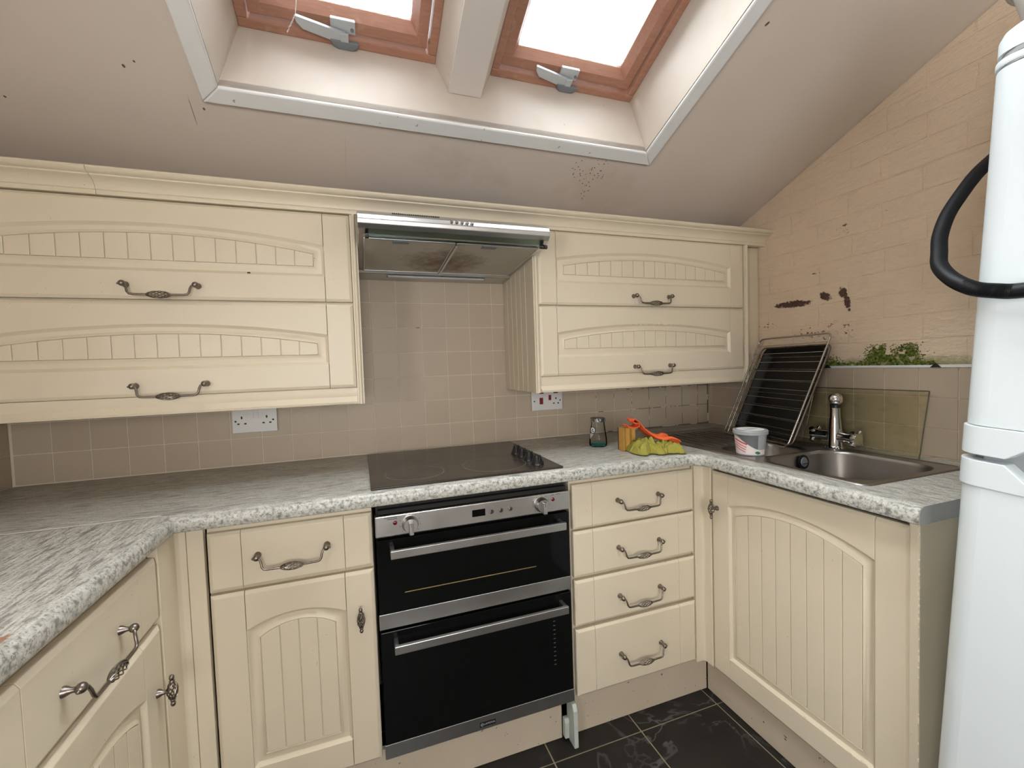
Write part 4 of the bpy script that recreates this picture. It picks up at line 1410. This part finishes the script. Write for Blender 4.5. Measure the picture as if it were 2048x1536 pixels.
# rolled rim
dk.loft([rrect(KX0, KX1, KY0, KY1, 0.03, 0.9106), rrect(KX0 + 0.002, KX1 - 0.002, KY0 + 0.002, KY1 - 0.002, 0.03, 0.9135), rrect(KX0 + 0.006, KX1 - 0.006, KY0 + 0.006, KY1 - 0.006, 0.028, 0.9145),
         rrect(KX0 + 0.011, KX1 - 0.011, KY0 + 0.011, KY1 - 0.011, 0.022, 0.9132), rrect(KX0 + 0.0135, KX1 - 0.0135, KY0 + 0.0135, KY1 - 0.0135, 0.02, ZS - 0.0016)], False, False)
dk.build('deck', 'sink', sk, smooth=45)
for (x0, x1, y0, y1, r), dep, nm in ((HOLES[0], 0.155, 'main_bowl'), (HOLES[1], 0.075, 'half_bowl')):
    lp = [rrect(x0, x1, y0, y1, r, ZS - 0.0015), rrect(x0 + .003, x1 - .003, y0 + .003, y1 - .003, r, ZS - 0.004), rrect(x0 + .006, x1 - .006, y0 + .006, y1 - .006, r, ZS - 0.012),
          rrect(x0 + .014, x1 - .014, y0 + .014, y1 - .014, r, ZS - dep + 0.035), rrect(x0 + .02, x1 - .02, y0 + .02, y1 - .02, r, ZS - dep + 0.015),
          rrect(x0 + .034, x1 - .034, y0 + .034, y1 - .034, r * 0.8, ZS - dep + 0.002), rrect(x0 + .05, x1 - .05, y0 + .05, y1 - .05, r * 0.6, ZS - dep)]
    bw = MB().loft(lp, False, True).build(nm, 'sink', sk, smooth=50)
    MB().lathe([(0.032, 0.0005), (0.030, 0.002), (0.022, 0.0015), (0.020, 0.0005)], 24, ((x0 + x1) / 2, (y0 + y1) / 2, ZS - dep), (0, 0, 1), False, True).build('drain', 'chrome', bw, smooth=40)
ob = sk
MB().lathe([(0.024, 0.0), (0.024, 0.003), (0.018, 0.004)], 22, (1.35, -0.7575, 0.884), (0, -1, 0.1)).build('overflow_ring', 'black_rubber', sk, smooth=40)
MB().lathe([(0.016, 0.0042), (0.014, 0.006)], 18, (1.35, -0.7575, 0.884), (0, -1, 0.1)).build('overflow_cover', 'dark_grey', sk, smooth=40)
MB().box(1.340, 1.360, -0.766, -0.763, 0.878, 0.881).build('overflow_bar', 'black', sk)
# drainer ribs
for k in range(9):
    x = 1.185 + k * 0.036
    MB().tube([(x, -0.53, ZS - 0.0012), (x, -0.515, ZS + 0.0005), (x, -0.24, ZS + 0.0012), (x, -0.215, ZS - 0.0012)], 0.0036, 8).build('drainer_rib', 'sink', sk, smooth=50)

tp = thing('mixer_tap', (1.515, -0.748, 0.9125), 'chrome mixer tap with cross handles behind the sink bowl', 'tap')
tx, ty = 1.518, -0.748
MB().lathe([(0.030, 0.9128), (0.030, 0.916), (0.024, 0.920), (0.0215, 0.925), (0.0205, 0.985), (0.019, 0.995), (0.0175, 1.02)], 24, (tx, ty, 0)).build('body', 'chrome', tp, smooth=40)
MB().tube([(tx, ty, 1.02), (tx, ty, 1.05), (tx - 0.004, ty - 0.001, 1.078)], [0.0165, 0.0155, 0.0150], 20).build('spout_column', 'chrome', tp, smooth=45)
sdx, sdy = -0.80, -0.60
MB().tube([(tx - sdx * 0.008, ty - sdy * 0.008, 1.086), (tx + sdx * 0.010, ty + sdy * 0.010, 1.090), (tx + sdx * 0.035, ty + sdy * 0.035, 1.092), (tx + sdx * 0.062, ty + sdy * 0.062, 1.090), (tx + sdx * 0.074, ty + sdy * 0.074, 1.088), (tx + sdx * 0.079, ty + sdy * 0.079, 1.086)],
          [0.010, 0.019, 0.0205, 0.0205, 0.016, 0.006], 20).build('spout', 'chrome', tp, smooth=60)
MB().lathe([(0.0125, 0), (0.0125, 0.010)], 16, (tx + sdx * 0.060, ty + sdy * 0.060, 1.062), (0, 0, 1)).build('nozzle', 'black', tp)
for s in (-1, 1):
    ha = MB().tube([(tx, ty + s * 0.018, 0.957), (tx, ty + s * 0.050, 0.956), (tx, ty + s * 0.056, 0.956), (tx, ty + s * 0.078, 0.955)], [0.0185, 0.0180, 0.0205, 0.0215], 18).build('side_valve', 'chrome', tp, smooth=40)
    for k in range(4):
        a = PI / 4 + k * PI / 2
        MB().tube([(tx, ty + s * 0.070, 0.955), (tx + 0.030 * math.cos(a), ty + s * 0.070, 0.955 + 0.032 * math.sin(a))], [0.0075, 0.0085], 10).build('handle_arm', 'chrome', ha, smooth=45)

# ------------------------------------------------------------------ glass sheet leaning on the tiles
gs = MB()
g0 = [(1.560, -0.60, 0.9115), (1.560, -0.972, 0.9115), (1.628, -0.962, 1.117), (1.640, -0.59, 1.117)]
quad_slab(gs, g0, (-0.004, 0, 0))
gsr = thing('glass_sheet', (1.56, -0.78, 0.9115), 'rectangular sheet of dirty glass leaning on the tiles behind the tap', 'glass sheet')
gs.build('pane', 'sheet_glass', gsr, smooth=0)
ed = MB()
for a_, c_ in ((1, 2), (2, 3)):
    ed.tube([Vector(g0[a_]) + Vector((-0.002, 0, 0.001)), Vector(g0[c_]) + Vector((-0.002, 0, 0))], 0.0015, 6)
ed.build('polished_edge', 'glass_edge', gsr)

# ------------------------------------------------------------------ oven racks and tray leaning by the sink
FLc, FRc = Vector((1.434, -0.336, 0.923)), Vector((1.344, -0.703, 0.923))
TLc, TRc = Vector((1.6, -0.385, 1.320)), Vector((1.507, -0.750, 1.300))
ub = (FRc - FLc).normalized()
uv = ((TLc - FLc) - ub * (TLc - FLc).dot(ub)).normalized()
un = ub.cross(uv).normalized()                     # towards ... check sign below
if un.x > 0:
    un = -un                                       # towards the room (-x)


def rack_pt(o, a, b, h=0.0):
    return o + ub * a + uv * b + un * h


def wire_rack(name, o, W, Hh, bars, mat, lab, hb=0.003, cross=None):
    t = thing(name, tuple(rack_pt(o, W / 2, 0)), lab, 'oven rack', 'oven racks by the sink')
    r = 0.022
    pts = []
    for cx, cy, a0_ in ((W - r, Hh - r, 0), (r, Hh - r, PI / 2), (r, r, PI), (W - r, r, 1.5 * PI)):
        for k in range(6):
            a = a0_ + PI / 2 * k / 5
            pts.append(rack_pt(o, cx + r * math.cos(a), cy + r * math.sin(a)))
    MB().tube(pts, hb, 8, closed=True).build('frame', mat, t, smooth=60)
    for k in range(bars):
        b = Hh * (k + 0.7) / (bars + 0.6)
        MB().tube([rack_pt(o, 0.002, b, 0.001), rack_pt(o, W - 0.002, b, 0.001)], 0.00125, 6).build('bar', mat, t, smooth=60)
    for a in cross or ():
        MB().tube([rack_pt(o, a, 0.004, -0.003), rack_pt(o, a, Hh - 0.004, -0.003)], 0.0018, 6).build('cross_bar', mat, t, smooth=60)
    return t


wire_rack('oven_rack', FLc + Vector((0, 0, 0.0)), 0.378, 0.432, 11, 'wire', 'bright wire oven rack leaning foremost on the sink drainer', 0.0032, (0.02,))
o2 = rack_pt(FLc, 0.004, 0.014, -0.022)
wire_rack('oven_rack', o2, 0.365, 0.385, 7, 'rusty', 'rusty wire oven rack sandwiched behind the bright one', 0.0032)
# black tray behind, standing steeper
bt = thing('baking_tray', tuple(rack_pt(FLc, 0.2, 0.0, -0.05)), 'black enamel baking tray leaning behind the oven racks', 'baking tray')
o3 = rack_pt(FLc, 0.022, 0.032, -0.046)
W3, H3 = 0.322, 0.362


def tray_loop(off, hgt, r=0.025):
    out = []
    for cx, cy, a0_ in ((W3 - r - off, H3 - r - off, 0), (r + off, H3 - r - off, PI / 2), (r + off, r + off, PI), (W3 - r - off, r + off, 1.5 * PI)):
        for k in range(5):
            a = a0_ + PI / 2 * k / 4
            out.append(rack_pt(o3, cx + r * math.cos(a), cy + r * math.sin(a), hgt))
    return out


MB().loft([tray_loop(-0.006, 0.018), tray_loop(0.0, 0.019), tray_loop(0.004, 0.014), tray_loop(0.012, -0.006), tray_loop(0.022, -0.010), tray_loop(0.05, -0.010)], False, True).build('pan', 'enamel', bt, smooth=50)
MB().tube(tray_loop(-0.007, 0.018), 0.002, 6, closed=True).build('rolled_rim', 'enamel', bt, smooth=60)

# ------------------------------------------------------------------ plastic tub on the drainer
tbx, tby, tbz = 1.203, -0.680, 0.9128
tb = thing('plastic_tub', (tbx, tby, tbz), 'clear plastic tub with pink label and lid beside the sink bowl', 'tub')
bodyr = lambda z: 0.0435 + (z / 0.075) * 0.0065
MB().lathe([(0.0435, 0.0), (0.0500, 0.075), (0.0485, 0.075), (0.042, 0.002)], 36, (tbx, tby, tbz), (0, 0, 1), True, True).build('pot', 'clear_plastic', tb, smooth=40)
MB().lathe([(0.0515, 0.070), (0.0545, 0.071), (0.0545, 0.082), (0.0525, 0.0845), (0.049, 0.0845), (0.0475, 0.083), (0.004, 0.083)], 36, (tbx, tby, tbz), (0, 0, 1), True, True).build('lid', 'clear_plastic', tb, smooth=35)


def on_tub(a, z, off=0.0006):
    r = bodyr(z) + off
    return (tbx + r * math.cos(a), tby + r * math.sin(a), tbz + z)


va = math.atan2(-1.815 - tby, -0.05 - tbx)       # towards the viewer


def tub_patch(fn_lo, fn_hi, a0_, a1_, mat, nm, off, parent, k=24):
    vs, fs = [], []
    for i in range(k + 1):
        s = i / k
        a = va + a0_ + (a1_ - a0_) * s
        vs += [on_tub(a, fn_lo(s), off), on_tub(a, fn_hi(s), off)]
    for i in range(k):
        fs.append((2 * i, 2 * i + 2, 2 * i + 3, 2 * i + 1))
    return MB().add(vs, fs).build(nm, mat, parent)


sm = lambda s: 3 * s * s - 2 * s * s * s
lbl = tub_patch(lambda s: 0.004, lambda s: 0.068 - 0.047 * sm(min(1, s * 1.25)), -1.35, 1.2, 'label_paper', 'label', 0.0006, tb)
tub_patch(lambda s: 0.0695 - 0.047 * sm(min(1, s * 1.25)) + 0.0005, lambda s: 0.0695, -1.1, 0.5, 'label_grey', 'label_dark_band', 0.0005, tb)
for q in range(4):
    z0 = 0.052 - q * 0.0085
    tub_patch(lambda s, z0=z0: z0 - 0.016 * s, lambda s, z0=z0: z0 - 0.016 * s + (0.005 if z0 > 0.05 else 0.0026), -1.15, -0.2 - 0.04 * q, 'red_print', 'label_print', 0.0010, lbl, 12)
tub_patch(lambda s: 0.0125 - 0.005 * math.sin(PI * s) - 0.003 * s, lambda s: 0.0125 + 0.005 * math.sin(PI * s) - 0.003 * s, 0.28, 0.72, 'leaf_print', 'leaf_print', 0.0010, lbl, 10)
MB().lathe([(0.043, 0.0846), (0.043, 0.0850), (0.001, 0.0850)], 32, (tbx, tby, tbz), (0, 0, 1), False, True).build('lid_label', 'logo_white', tb)
MB().prism([(tbx - 0.03, tby + 0.004), (tbx + 0.002, tby - 0.006), (tbx + 0.03, tby - 0.004), (tbx, tby + 0.004)], tbz + 0.0851, tbz + 0.0854, 'z').build('lid_print', 'label_grey', tb)

# ------------------------------------------------------------------ glass jar
jx, jy, jz = 0.838, -0.290, 0.9103
jr = thing('glass_jar', (jx, jy, jz), 'small glass jar with a dark speckled lid and teal liquid at the bottom', 'jar')
MB().lathe([(0.031, 0.0), (0.0345, 0.003), (0.0355, 0.012), (0.034, 0.035), (0.029, 0.070), (0.0265, 0.088), (0.0265, 0.097), (0.025, 0.097), (0.025, 0.088), (0.0275, 0.07), (0.0325, 0.035), (0.034, 0.012), (0.030, 0.004)], 36, (jx, jy, jz)).build('glass_body', 'clear_glass', jr, smooth=45)
MB().lathe([(0.0305, 0.0042), (0.0335, 0.008), (0.0336, 0.0165), (0.001, 0.0165)], 32, (jx, jy, jz)).build('liquid', 'teal', jr, smooth=40)
MB().lathe([(0.0285, 0.0975), (0.0300, 0.0985), (0.0300, 0.109), (0.0285, 0.1125), (0.02, 0.1135), (0.001, 0.1135)], 30, (jx, jy, jz)).build('lid', 'jar_lid', jr, smooth=35)
vj = math.atan2(-1.815 - jy, -0.05 - jx)


def jar_r(z):
    return 0.034 + (0.029 - 0.034) * max(0, min(1, (z - 0.035) / 0.035))


def jar_disc(a_c, zc_, R, mat, nm, off, parent):
    vs, fs = [], []
    k = 20
    r0 = jar_r(zc_) + off
    vs.append((jx + r0 * math.cos(vj + a_c), jy + r0 * math.sin(vj + a_c), jz + zc_))
    for i in range(k):
        t = 2 * PI * i / k
        zz = zc_ + R * math.sin(t)
        r = jar_r(zz) + off
        aa = vj + a_c + R * math.cos(t) / r
        vs.append((jx + r * math.cos(aa), jy + r * math.sin(aa), jz + zz))
    for i in range(k):
        fs.append((0, 1 + i, 1 + (i + 1) % k))
    return MB().add(vs, fs).build(nm, mat, parent)


lg = jar_disc(-0.75, 0.066, 0.0135, 'logo_dark', 'round_label', 0.0006, jr)
jar_disc(-0.75, 0.066, 0.0108, 'logo_white', 'label_field', 0.0010, lg)
for a_, z_, r_ in ((-0.72, 0.069, 0.0032), (-0.86, 0.064, 0.0028), (-0.62, 0.062, 0.0026), (-0.76, 0.0595, 0.002)):
    jar_disc(a_, z_, r_, 'logo_dark', 'label_mark', 0.0013, lg)
pk = MB()
pts = []
for a_, z_ in ((-1.25, 0.052), (-0.55, 0.051), (-1.15, 0.030)):
    r = jar_r(z_) + 0.0006
    pts.append((jx + r * math.cos(vj + a_), jy + r * math.sin(vj + a_), jz + z_))
pk.add(pts, [(0, 1, 2)]).build('pink_label', 'label_paper', jr)

# ------------------------------------------------------------------ sponge, cloths
sg = thing('sponge', (0.890, -0.418, WT), 'ochre grooved sponge standing upright under the orange cloth', 'sponge')
out = []
sx0, sx1, sy0, sy1 = 0.862, 0.912, -0.436, -0.400
k = 16
for i in range(k + 1):
    s = i / k
    out.append((sx0 + (sx1 - sx0) * s, sy0 + 0.006 * (0.5 - 0.5 * math.cos(4 * PI * s))))
out += [(sx1, sy1), (sx0, sy1)]
MB().prism(out, 0.9105, 0.997, 'z').build('foam', 'sponge', sg, bevel=0.0015, smooth=40)
MB().box(sx0 + 0.001, sx1 - 0.001, sy1, sy1 + 0.008, 0.911, 0.996).build('scourer_pad', 'scourer', sg, bevel=0.002)


def cloth(name, fn, nu, nv, mat, lab, cat, thick=0.002):
    """sheet fn(u,v) -> point, given real thickness along its normals"""
    me = bpy.data.meshes.new(name)
    P_ = [[Vector(fn(i / nu, j / nv)) for j in range(nv + 1)] for i in range(nu + 1)]
    bm = bmesh.new()
    top, bot = [], []
    for i in range(nu + 1):
        for j in range(nv + 1):
            du = P_[min(i + 1, nu)][j] - P_[max(i - 1, 0)][j]
            dv = P_[i][min(j + 1, nv)] - P_[i][max(j - 1, 0)]
            nn_ = du.cross(dv)
            nn_ = nn_.normalized() if nn_.length > 1e-12 else Vector((0, 0, 1))
            top.append(bm.verts.new(P_[i][j] + nn_ * thick / 2))
            bot.append(bm.verts.new(P_[i][j] - nn_ * thick / 2))
    ix = lambda i, j: i * (nv + 1) + j
    for i in range(nu):
        for j in range(nv):
            q = (ix(i, j), ix(i + 1, j), ix(i + 1, j + 1), ix(i, j + 1))
            bm.faces.new([top[k] for k in q])
            bm.faces.new([bot[k] for k in reversed(q)])
    rim = [ix(i, 0) for i in range(nu)] + [ix(nu, j) for j in range(nv)] + [ix(i, nv) for i in range(nu, 0, -1)] + [ix(0, j) for j in range(nv, 0, -1)]
    for k in range(len(rim)):
        a_, c_ = rim[k], rim[(k + 1) % len(rim)]
        bm.faces.new([top[a_], bot[a_], bot[c_], top[c_]])
    bmesh.ops.recalc_face_normals(bm, faces=bm.faces)
    zmin = min(v_.co.z for v_ in bm.verts)
    if zmin < 0.9106:
        for v_ in bm.verts:
            v_.co.z = max(v_.co.z, 0.9106)
    cx = sum(v_.co.x for v_ in bm.verts) / len(bm.verts)
    cy = sum(v_.co.y for v_ in bm.verts) / len(bm.verts)
    for v_ in bm.verts:
        v_.co -= Vector((cx, cy, 0.91))
    bm.to_mesh(me)
    bm.free()
    me.polygons.foreach_set('use_smooth', [True] * len(me.polygons))
    me.materials.append(M[mat])
    o = bpy.data.objects.new(name, me)
    C.objects.link(o)
    o.location = (cx, cy, 0.91)
    adopt(o, None)
    return tag(o, lab, cat)


def poly_eval(pts, u):
    k = len(pts) - 1
    s = u * k
    i = min(int(s), k - 1)
    f = s - i
    p = [Vector(pts[max(0, min(k, i + d))]) for d in (-1, 0, 1, 2)]
    return 0.5 * ((2 * p[1]) + (-p[0] + p[2]) * f + (2 * p[0] - 5 * p[1] + 4 * p[2] - p[3]) * f * f + (-p[0] + 3 * p[1] - 3 * p[2] + p[3]) * f ** 3)


OPATH = [(0.853, -0.452, 1.014), (0.866, -0.450, 1.0035), (0.892, -0.448, 1.0015), (0.908, -0.447, 1.006), (0.906, -0.446, 1.016), (0.890, -0.444, 1.018), (0.886, -0.442, 1.027),
         (0.898, -0.440, 1.030), (0.915, -0.440, 1.016), (0.928, -0.444, 0.998), (0.944, -0.450, 0.982), (0.958, -0.456, 0.971), (0.972, -0.462, 0.964), (0.986, -0.466, 0.960), (1.002, -0.470, 0.963), (1.018, -0.474, 0.957), (1.030, -0.476, 0.948)]


def orange_fn(u, v):
    p = poly_eval(OPATH, u)
    wv = v - 0.5
    t = max(0.0, (u - 0.5) * 2)
    fold = t * (0.011 * math.sin(v * 13.0 + u * 8.0) + 0.006 * mnoise.noise(Vector((u * 9, v * 7, 3.1))))
    return p + Vector((0.016 * wv + 0.004 * math.sin(v * 9) + 0.012 * t * math.sin(v * 11 + 1), wv * (0.062 + 0.065 * t), fold - 0.05 * wv * wv * t))


cloth('orange_cloth', orange_fn, 64, 26, 'orange', 'bright orange cloth draped over the sponge and green cloth', 'cloth', 0.0028)


def yellow_fn(u, v):
    x, y = 0.868 + u * 0.160 + 0.012 * (v - 0.5), -0.530 + v * 0.108 - 0.050 * u + 0.006
    e = min(u, 1 - u, v, 1 - v)
    dome = 1 - max(0, 1 - e / 0.22) ** 2.0
    n_ = mnoise.noise(Vector((u * 4.0, v * 3.2, 1.3)))
    r_ = abs(mnoise.noise(Vector((u * 9.5 + 3, v * 6.0, 4.7))))
    r2 = abs(mnoise.noise(Vector((u * 17 + v * 6, v * 13, 2.2))))
    z = 0.9135 + dome * (0.014 + 0.012 * n_ + 0.030 * r_ + 0.012 * r2 + 0.014 * (1 - abs(u - 0.28) * 1.6))
    return Vector((x + 0.012 * n_ + 0.006 * mnoise.noise(Vector((u * 12, v * 9, 5))), y + 0.022 * mnoise.noise(Vector((u * 5, v * 4, 9))) + 0.006 * mnoise.noise(Vector((u * 14, v * 5, 7))), z))


cloth('green_cloth', yellow_fn, 90, 64, 'yellow', 'crumpled mustard green cloth lying in front of the sponge', 'cloth', 0.003)

# ------------------------------------------------------------------ fridge freezer (leans slightly towards the viewer)
FX, FYE = 1.05, -1.236                          # front plane, far edge at the foot
lean = math.atan(0.0556)
FM = Matrix.Translation((FX, FYE, FZ + 0.002)) @ Matrix.Rotation(lean, 4, 'X') @ Matrix.Rotation(-PI / 2, 4, 'Z')
# local: x along the front towards the viewer, -y outward, z up
FW, FD, FH = 0.56, 0.54, 1.842
fr = thing('fridge_freezer', (1.33, -1.52, FZ), 'tall white fridge freezer at the right edge, leaning slightly', 'fridge')


def door_loop(x0, x1, dep, r, z, n=8):
    """rounded front corners, flat back (local)"""
    out = []
    for k in range(n + 1):
        a = PI + (PI / 2) * k / n
        out.append((x0 + r + r * math.cos(a), r + r * math.sin(a), z))
    for k in range(n + 1):
        a = 1.5 * PI + (PI / 2) * k / n
        out.append((x1 - r + r * math.cos(a), r + r * math.sin(a), z))
    out += [(x1, dep, z), (x0, dep, z)]
    return out


MB(FM).box(0.004, FW - 0.004, 0.060, FD, 0.02, FH - 0.035).build('cabinet', 'fridge', fr, bevel=0.006, seg=2)
MB(FM).box(0.008, FW - 0.008, 0.050, 0.060, 0.06, FH - 0.05).build('door_gasket', 'fridge_grey', fr)
RD = 0.042
zlo_top, zup_bot = 1.003, 1.131


def door_part(nm, z0, z1, grow, mat='fridge', bev=0.003):
    return MB(FM).loft([door_loop(0.0 - grow, FW + grow, 0.05, RD, z0), door_loop(0.0 - grow, FW + grow, 0.05, RD, z1)]).build(nm, mat, fr, bevel=bev, seg=2, smooth=40)


lowd = door_part('lower_door', 0.06, 1.018, 0.0)
uppd = door_part('upper_door', 1.134, FH - 0.063, 0.0)


def scoop_trim(nm, z0, z1, up, parent):
    """door edge trim with a wide angled finger scoop"""
    n_ = 8
    xs = [0.072, 0.114, FW - 0.114, FW - 0.072]
    mbx = MB(FM)
    g = 0.004
    if up:      # scoop cut from its lower edge
        prof = [(0.0, z0), (xs[0], z0), (xs[1], z0 + 0.034), (xs[2], z0 + 0.034), (xs[3], z0), (FW, z0)]
    else:
        prof = [(0.0, z1), (xs[0], z1), (xs[1], z1 - 0.040), (xs[2], z1 - 0.040), (xs[3], z1), (FW, z1)]
    # rounded ends: swept as several boxes following the door front curve
    lo_hi = []
    pts = []
    for k in range(n_ + 1):
        a = PI + (PI / 2) * k / n_
        pts.append((RD - g + (RD + 0) * math.cos(a), RD + (RD + g) * math.sin(a) - 0.0))
    for x in (xs[0], xs[1], xs[2], xs[3]):
        pts.append((x, -g))
    for k in range(n_ + 1):
        a = 1.5 * PI + (PI / 2) * k / n_
        pts.append((FW - RD + g + RD * math.cos(a), RD + (RD + g) * math.sin(a)))

    def edge(x):
        for (xa, za), (xb, zb) in zip(prof, prof[1:]):
            if xa <= x <= xb:
                return za + (zb - za) * (x - xa) / max(1e-9, xb - xa)
        return prof[0][1]
    lower, upper, bl, bu = [], [], [], []
    for x, y in pts:
        e = edge(min(max(x, 0.0), FW))
        zl, zu = (e, z1) if up else (z0, e)
        lower.append((x, y, zl))
        upper.append((x, y, zu))
        yi = max(y + 0.02, 0.03)
        bl.append((min(max(x, 0.01), FW - 0.01), yi, zl))
        bu.append((min(max(x, 0.01), FW - 0.01), yi, zu))
    k = len(pts)
    vs = lower + upper + bu + bl
    fs = []
    for i in range(k - 1):
        fs += [(i, i + 1, k + i + 1, k + i), (k + i, k + i + 1, 2 * k + i + 1, 2 * k + i), (2 * k + i, 2 * k + i + 1, 3 * k + i + 1, 3 * k + i), (3 * k + i, 3 * k + i + 1, i + 1, i)]
    fs += [(0, k, 2 * k, 3 * k), (k - 1, 4 * k - 1, 3 * k - 1, 2 * k - 1)]
    mbx.add(vs, fs).build(nm, 'fridge', parent, bevel=0.0025, seg=2, smooth=35)


scoop_trim('handle_trim', 1.0795, 1.1335, True, uppd)
scoop_trim('handle_trim', 1.0185, 1.0685, False, lowd)
MB(FM).box(0.03, FW - 0.03, 0.03, 0.05, 1.02, 1.128).build('handle_recess', 'fridge_grey', lowd)
# top band and cap
door_part('top_band', FH - 0.060, FH - 0.047, 0.002, 'fridge', 0.002)
door_part('top_gap', FH - 0.0625, FH - 0.0605, -0.004, 'fridge_grey', 0.0)
door_part('top_shadow_gap', FH - 0.0465, FH - 0.0385, -0.006, 'fridge_grey', 0.0)
MB(FM).loft([door_loop(0.0, FW, FD, RD, FH - 0.038), door_loop(0.0, FW, FD, RD, FH - 0.014), door_loop(0.006, FW - 0.006, FD, RD, FH - 0.003), door_loop(0.014, FW - 0.014, FD, RD, FH)]).build('top_cap', 'fridge', fr, bevel=0.0, smooth=50)
for x in (0.06, FW - 0.06):
    MB(FM).lathe([(0.018, 0.0), (0.018, 0.02)], 14, (x, 0.1, 0.0)).build('foot', 'black', fr)

# white enamel pot on the fridge
pt = thing('enamel_pot', (1.33, -1.46, 1.84), 'white pot with a dark rim standing on top of the fridge', 'pot')
PM = FM @ Matrix.Translation((0.085, 0.15, FH + 0.0008))
pb_ = MB(PM).lathe([(0.075, 0.0), (0.084, 0.008), (0.114, 0.108), (0.118, 0.118), (0.114, 0.118), (0.080, 0.012), (0.001, 0.010)], 40)
pb_.build('pot_body', 'tub_white', pt, smooth=40)
MB(PM).tube([(0.119 * math.cos(2 * PI * k / 40), 0.119 * math.sin(2 * PI * k / 40), 0.116) for k in range(40)], 0.0065, 8, closed=True).build('rolled_rim', 'tub_white', pt, smooth=60)
MB(PM).tube([(0.1235 * math.cos(2 * PI * k / 40), 0.1235 * math.sin(2 * PI * k / 40), 0.1235) for k in range(40)], 0.0055, 8, closed=True).build('dark_lid_edge', 'matt_black', pt, smooth=60)
MB(PM).lathe([(0.12, 0.122), (0.11, 0.134), (0.05, 0.149), (0.001, 0.152)], 40).build('lid', 'tub_white', pt, smooth=40)

# ribbed black hose round the fridge
HP = [(1.06, -1.96, 1.30), (1.022, -1.88, 1.345), (1.022, -1.75, 1.348), (1.022, -1.62, 1.346), (1.022, -1.50, 1.343), (1.022, -1.40, 1.340), (1.020, -1.364, 1.345), (1.018, -1.334, 1.355), (1.028, -1.300, 1.379), (1.055, -1.268, 1.412), (1.085, -1.252, 1.445), (1.12, -1.236, 1.485), (1.16, -1.229, 1.534), (1.20, -1.232, 1.580), (1.25, -1.237, 1.63), (1.32, -1.243, 1.68)]
hp_, hr_ = [], []
NS = 620
for i in range(NS + 1):
    hp_.append(poly_eval(HP, i / NS))
    hr_.append(0.0135 if i % 2 == 0 else 0.0126)
tag(MB().tube(hp_, hr_, 14).build('vacuum_hose', 'black_rubber', smooth=80), 'ribbed black hose looped round the upper door of the fridge', 'hose')

# ------------------------------------------------------------------ moss on the brickwork, cobweb
ms = MB(RROT)
for k in range(6500):
    c_ = rnd.random()
    if c_ < 0.36:
        y, z = rnd.gauss(-0.815, 0.020), 1.203 + abs(rnd.gauss(0, 0.030))
        if z > 1.275: continue
    elif c_ < 0.66:
        y, z = rnd.gauss(-0.895, 0.016), 1.203 + abs(rnd.gauss(0, 0.033))
        if z > 1.275: continue
    elif c_ < 0.76:
        y, z = rnd.uniform(-0.92, -0.79), 1.203 + abs(rnd.gauss(0, 0.018))
    elif c_ < 0.93:
        y, z = rnd.uniform(-0.97, -0.60), 1.202 + abs(rnd.gauss(0, 0.006))
    else:
        y, z = rnd.gauss(-0.64, 0.022), 1.203 + abs(rnd.gauss(0, 0.012))
    if mnoise.noise(Vector((y * 60, z * 60, 2))) < -0.2:
        continue
    s = rnd.uniform(0.0014, 0.0038)
    x = XR - 0.0002 - rnd.random() * 0.002
    a = rnd.uniform(0, 2 * PI)
    ms.add([(x, y + s * math.cos(a), z + s * math.sin(a)), (x, y + s * math.cos(a + 2.1), z + s * math.sin(a + 2.1)), (x, y + s * math.cos(a + 4.2), z + s * math.sin(a + 4.2)), (x - s * 0.8, y, z)],
           [(0, 1, 3), (1, 2, 3), (2, 0, 3), (0, 2, 1)])
o = ms.build('moss', 'moss', wr, smooth=0)
o['kind'] = 'stuff'
o['label'] = 'bright green moss growing on the brick above the tiles'
wbp = [slope(-0.155, 0.66, H + 0.0), slope(-0.165, 0.60, H - 0.02), slope(-0.175, 0.575, H - 0.02), slope(-0.188, 0.545, H - 0.004), slope(-0.195, 0.53, H - 0.003)]
tag(MB().tube([poly_eval(wbp, k / 30) + Vector((rnd.uniform(-.001, .001), 0, 0)) for k in range(31)], [rnd.uniform(0.0006, 0.0018) for k in range(31)], 6).build('cobweb_strand', 'web'), 'white dusty cobweb strand hanging by the left skylight lever', 'cobweb')
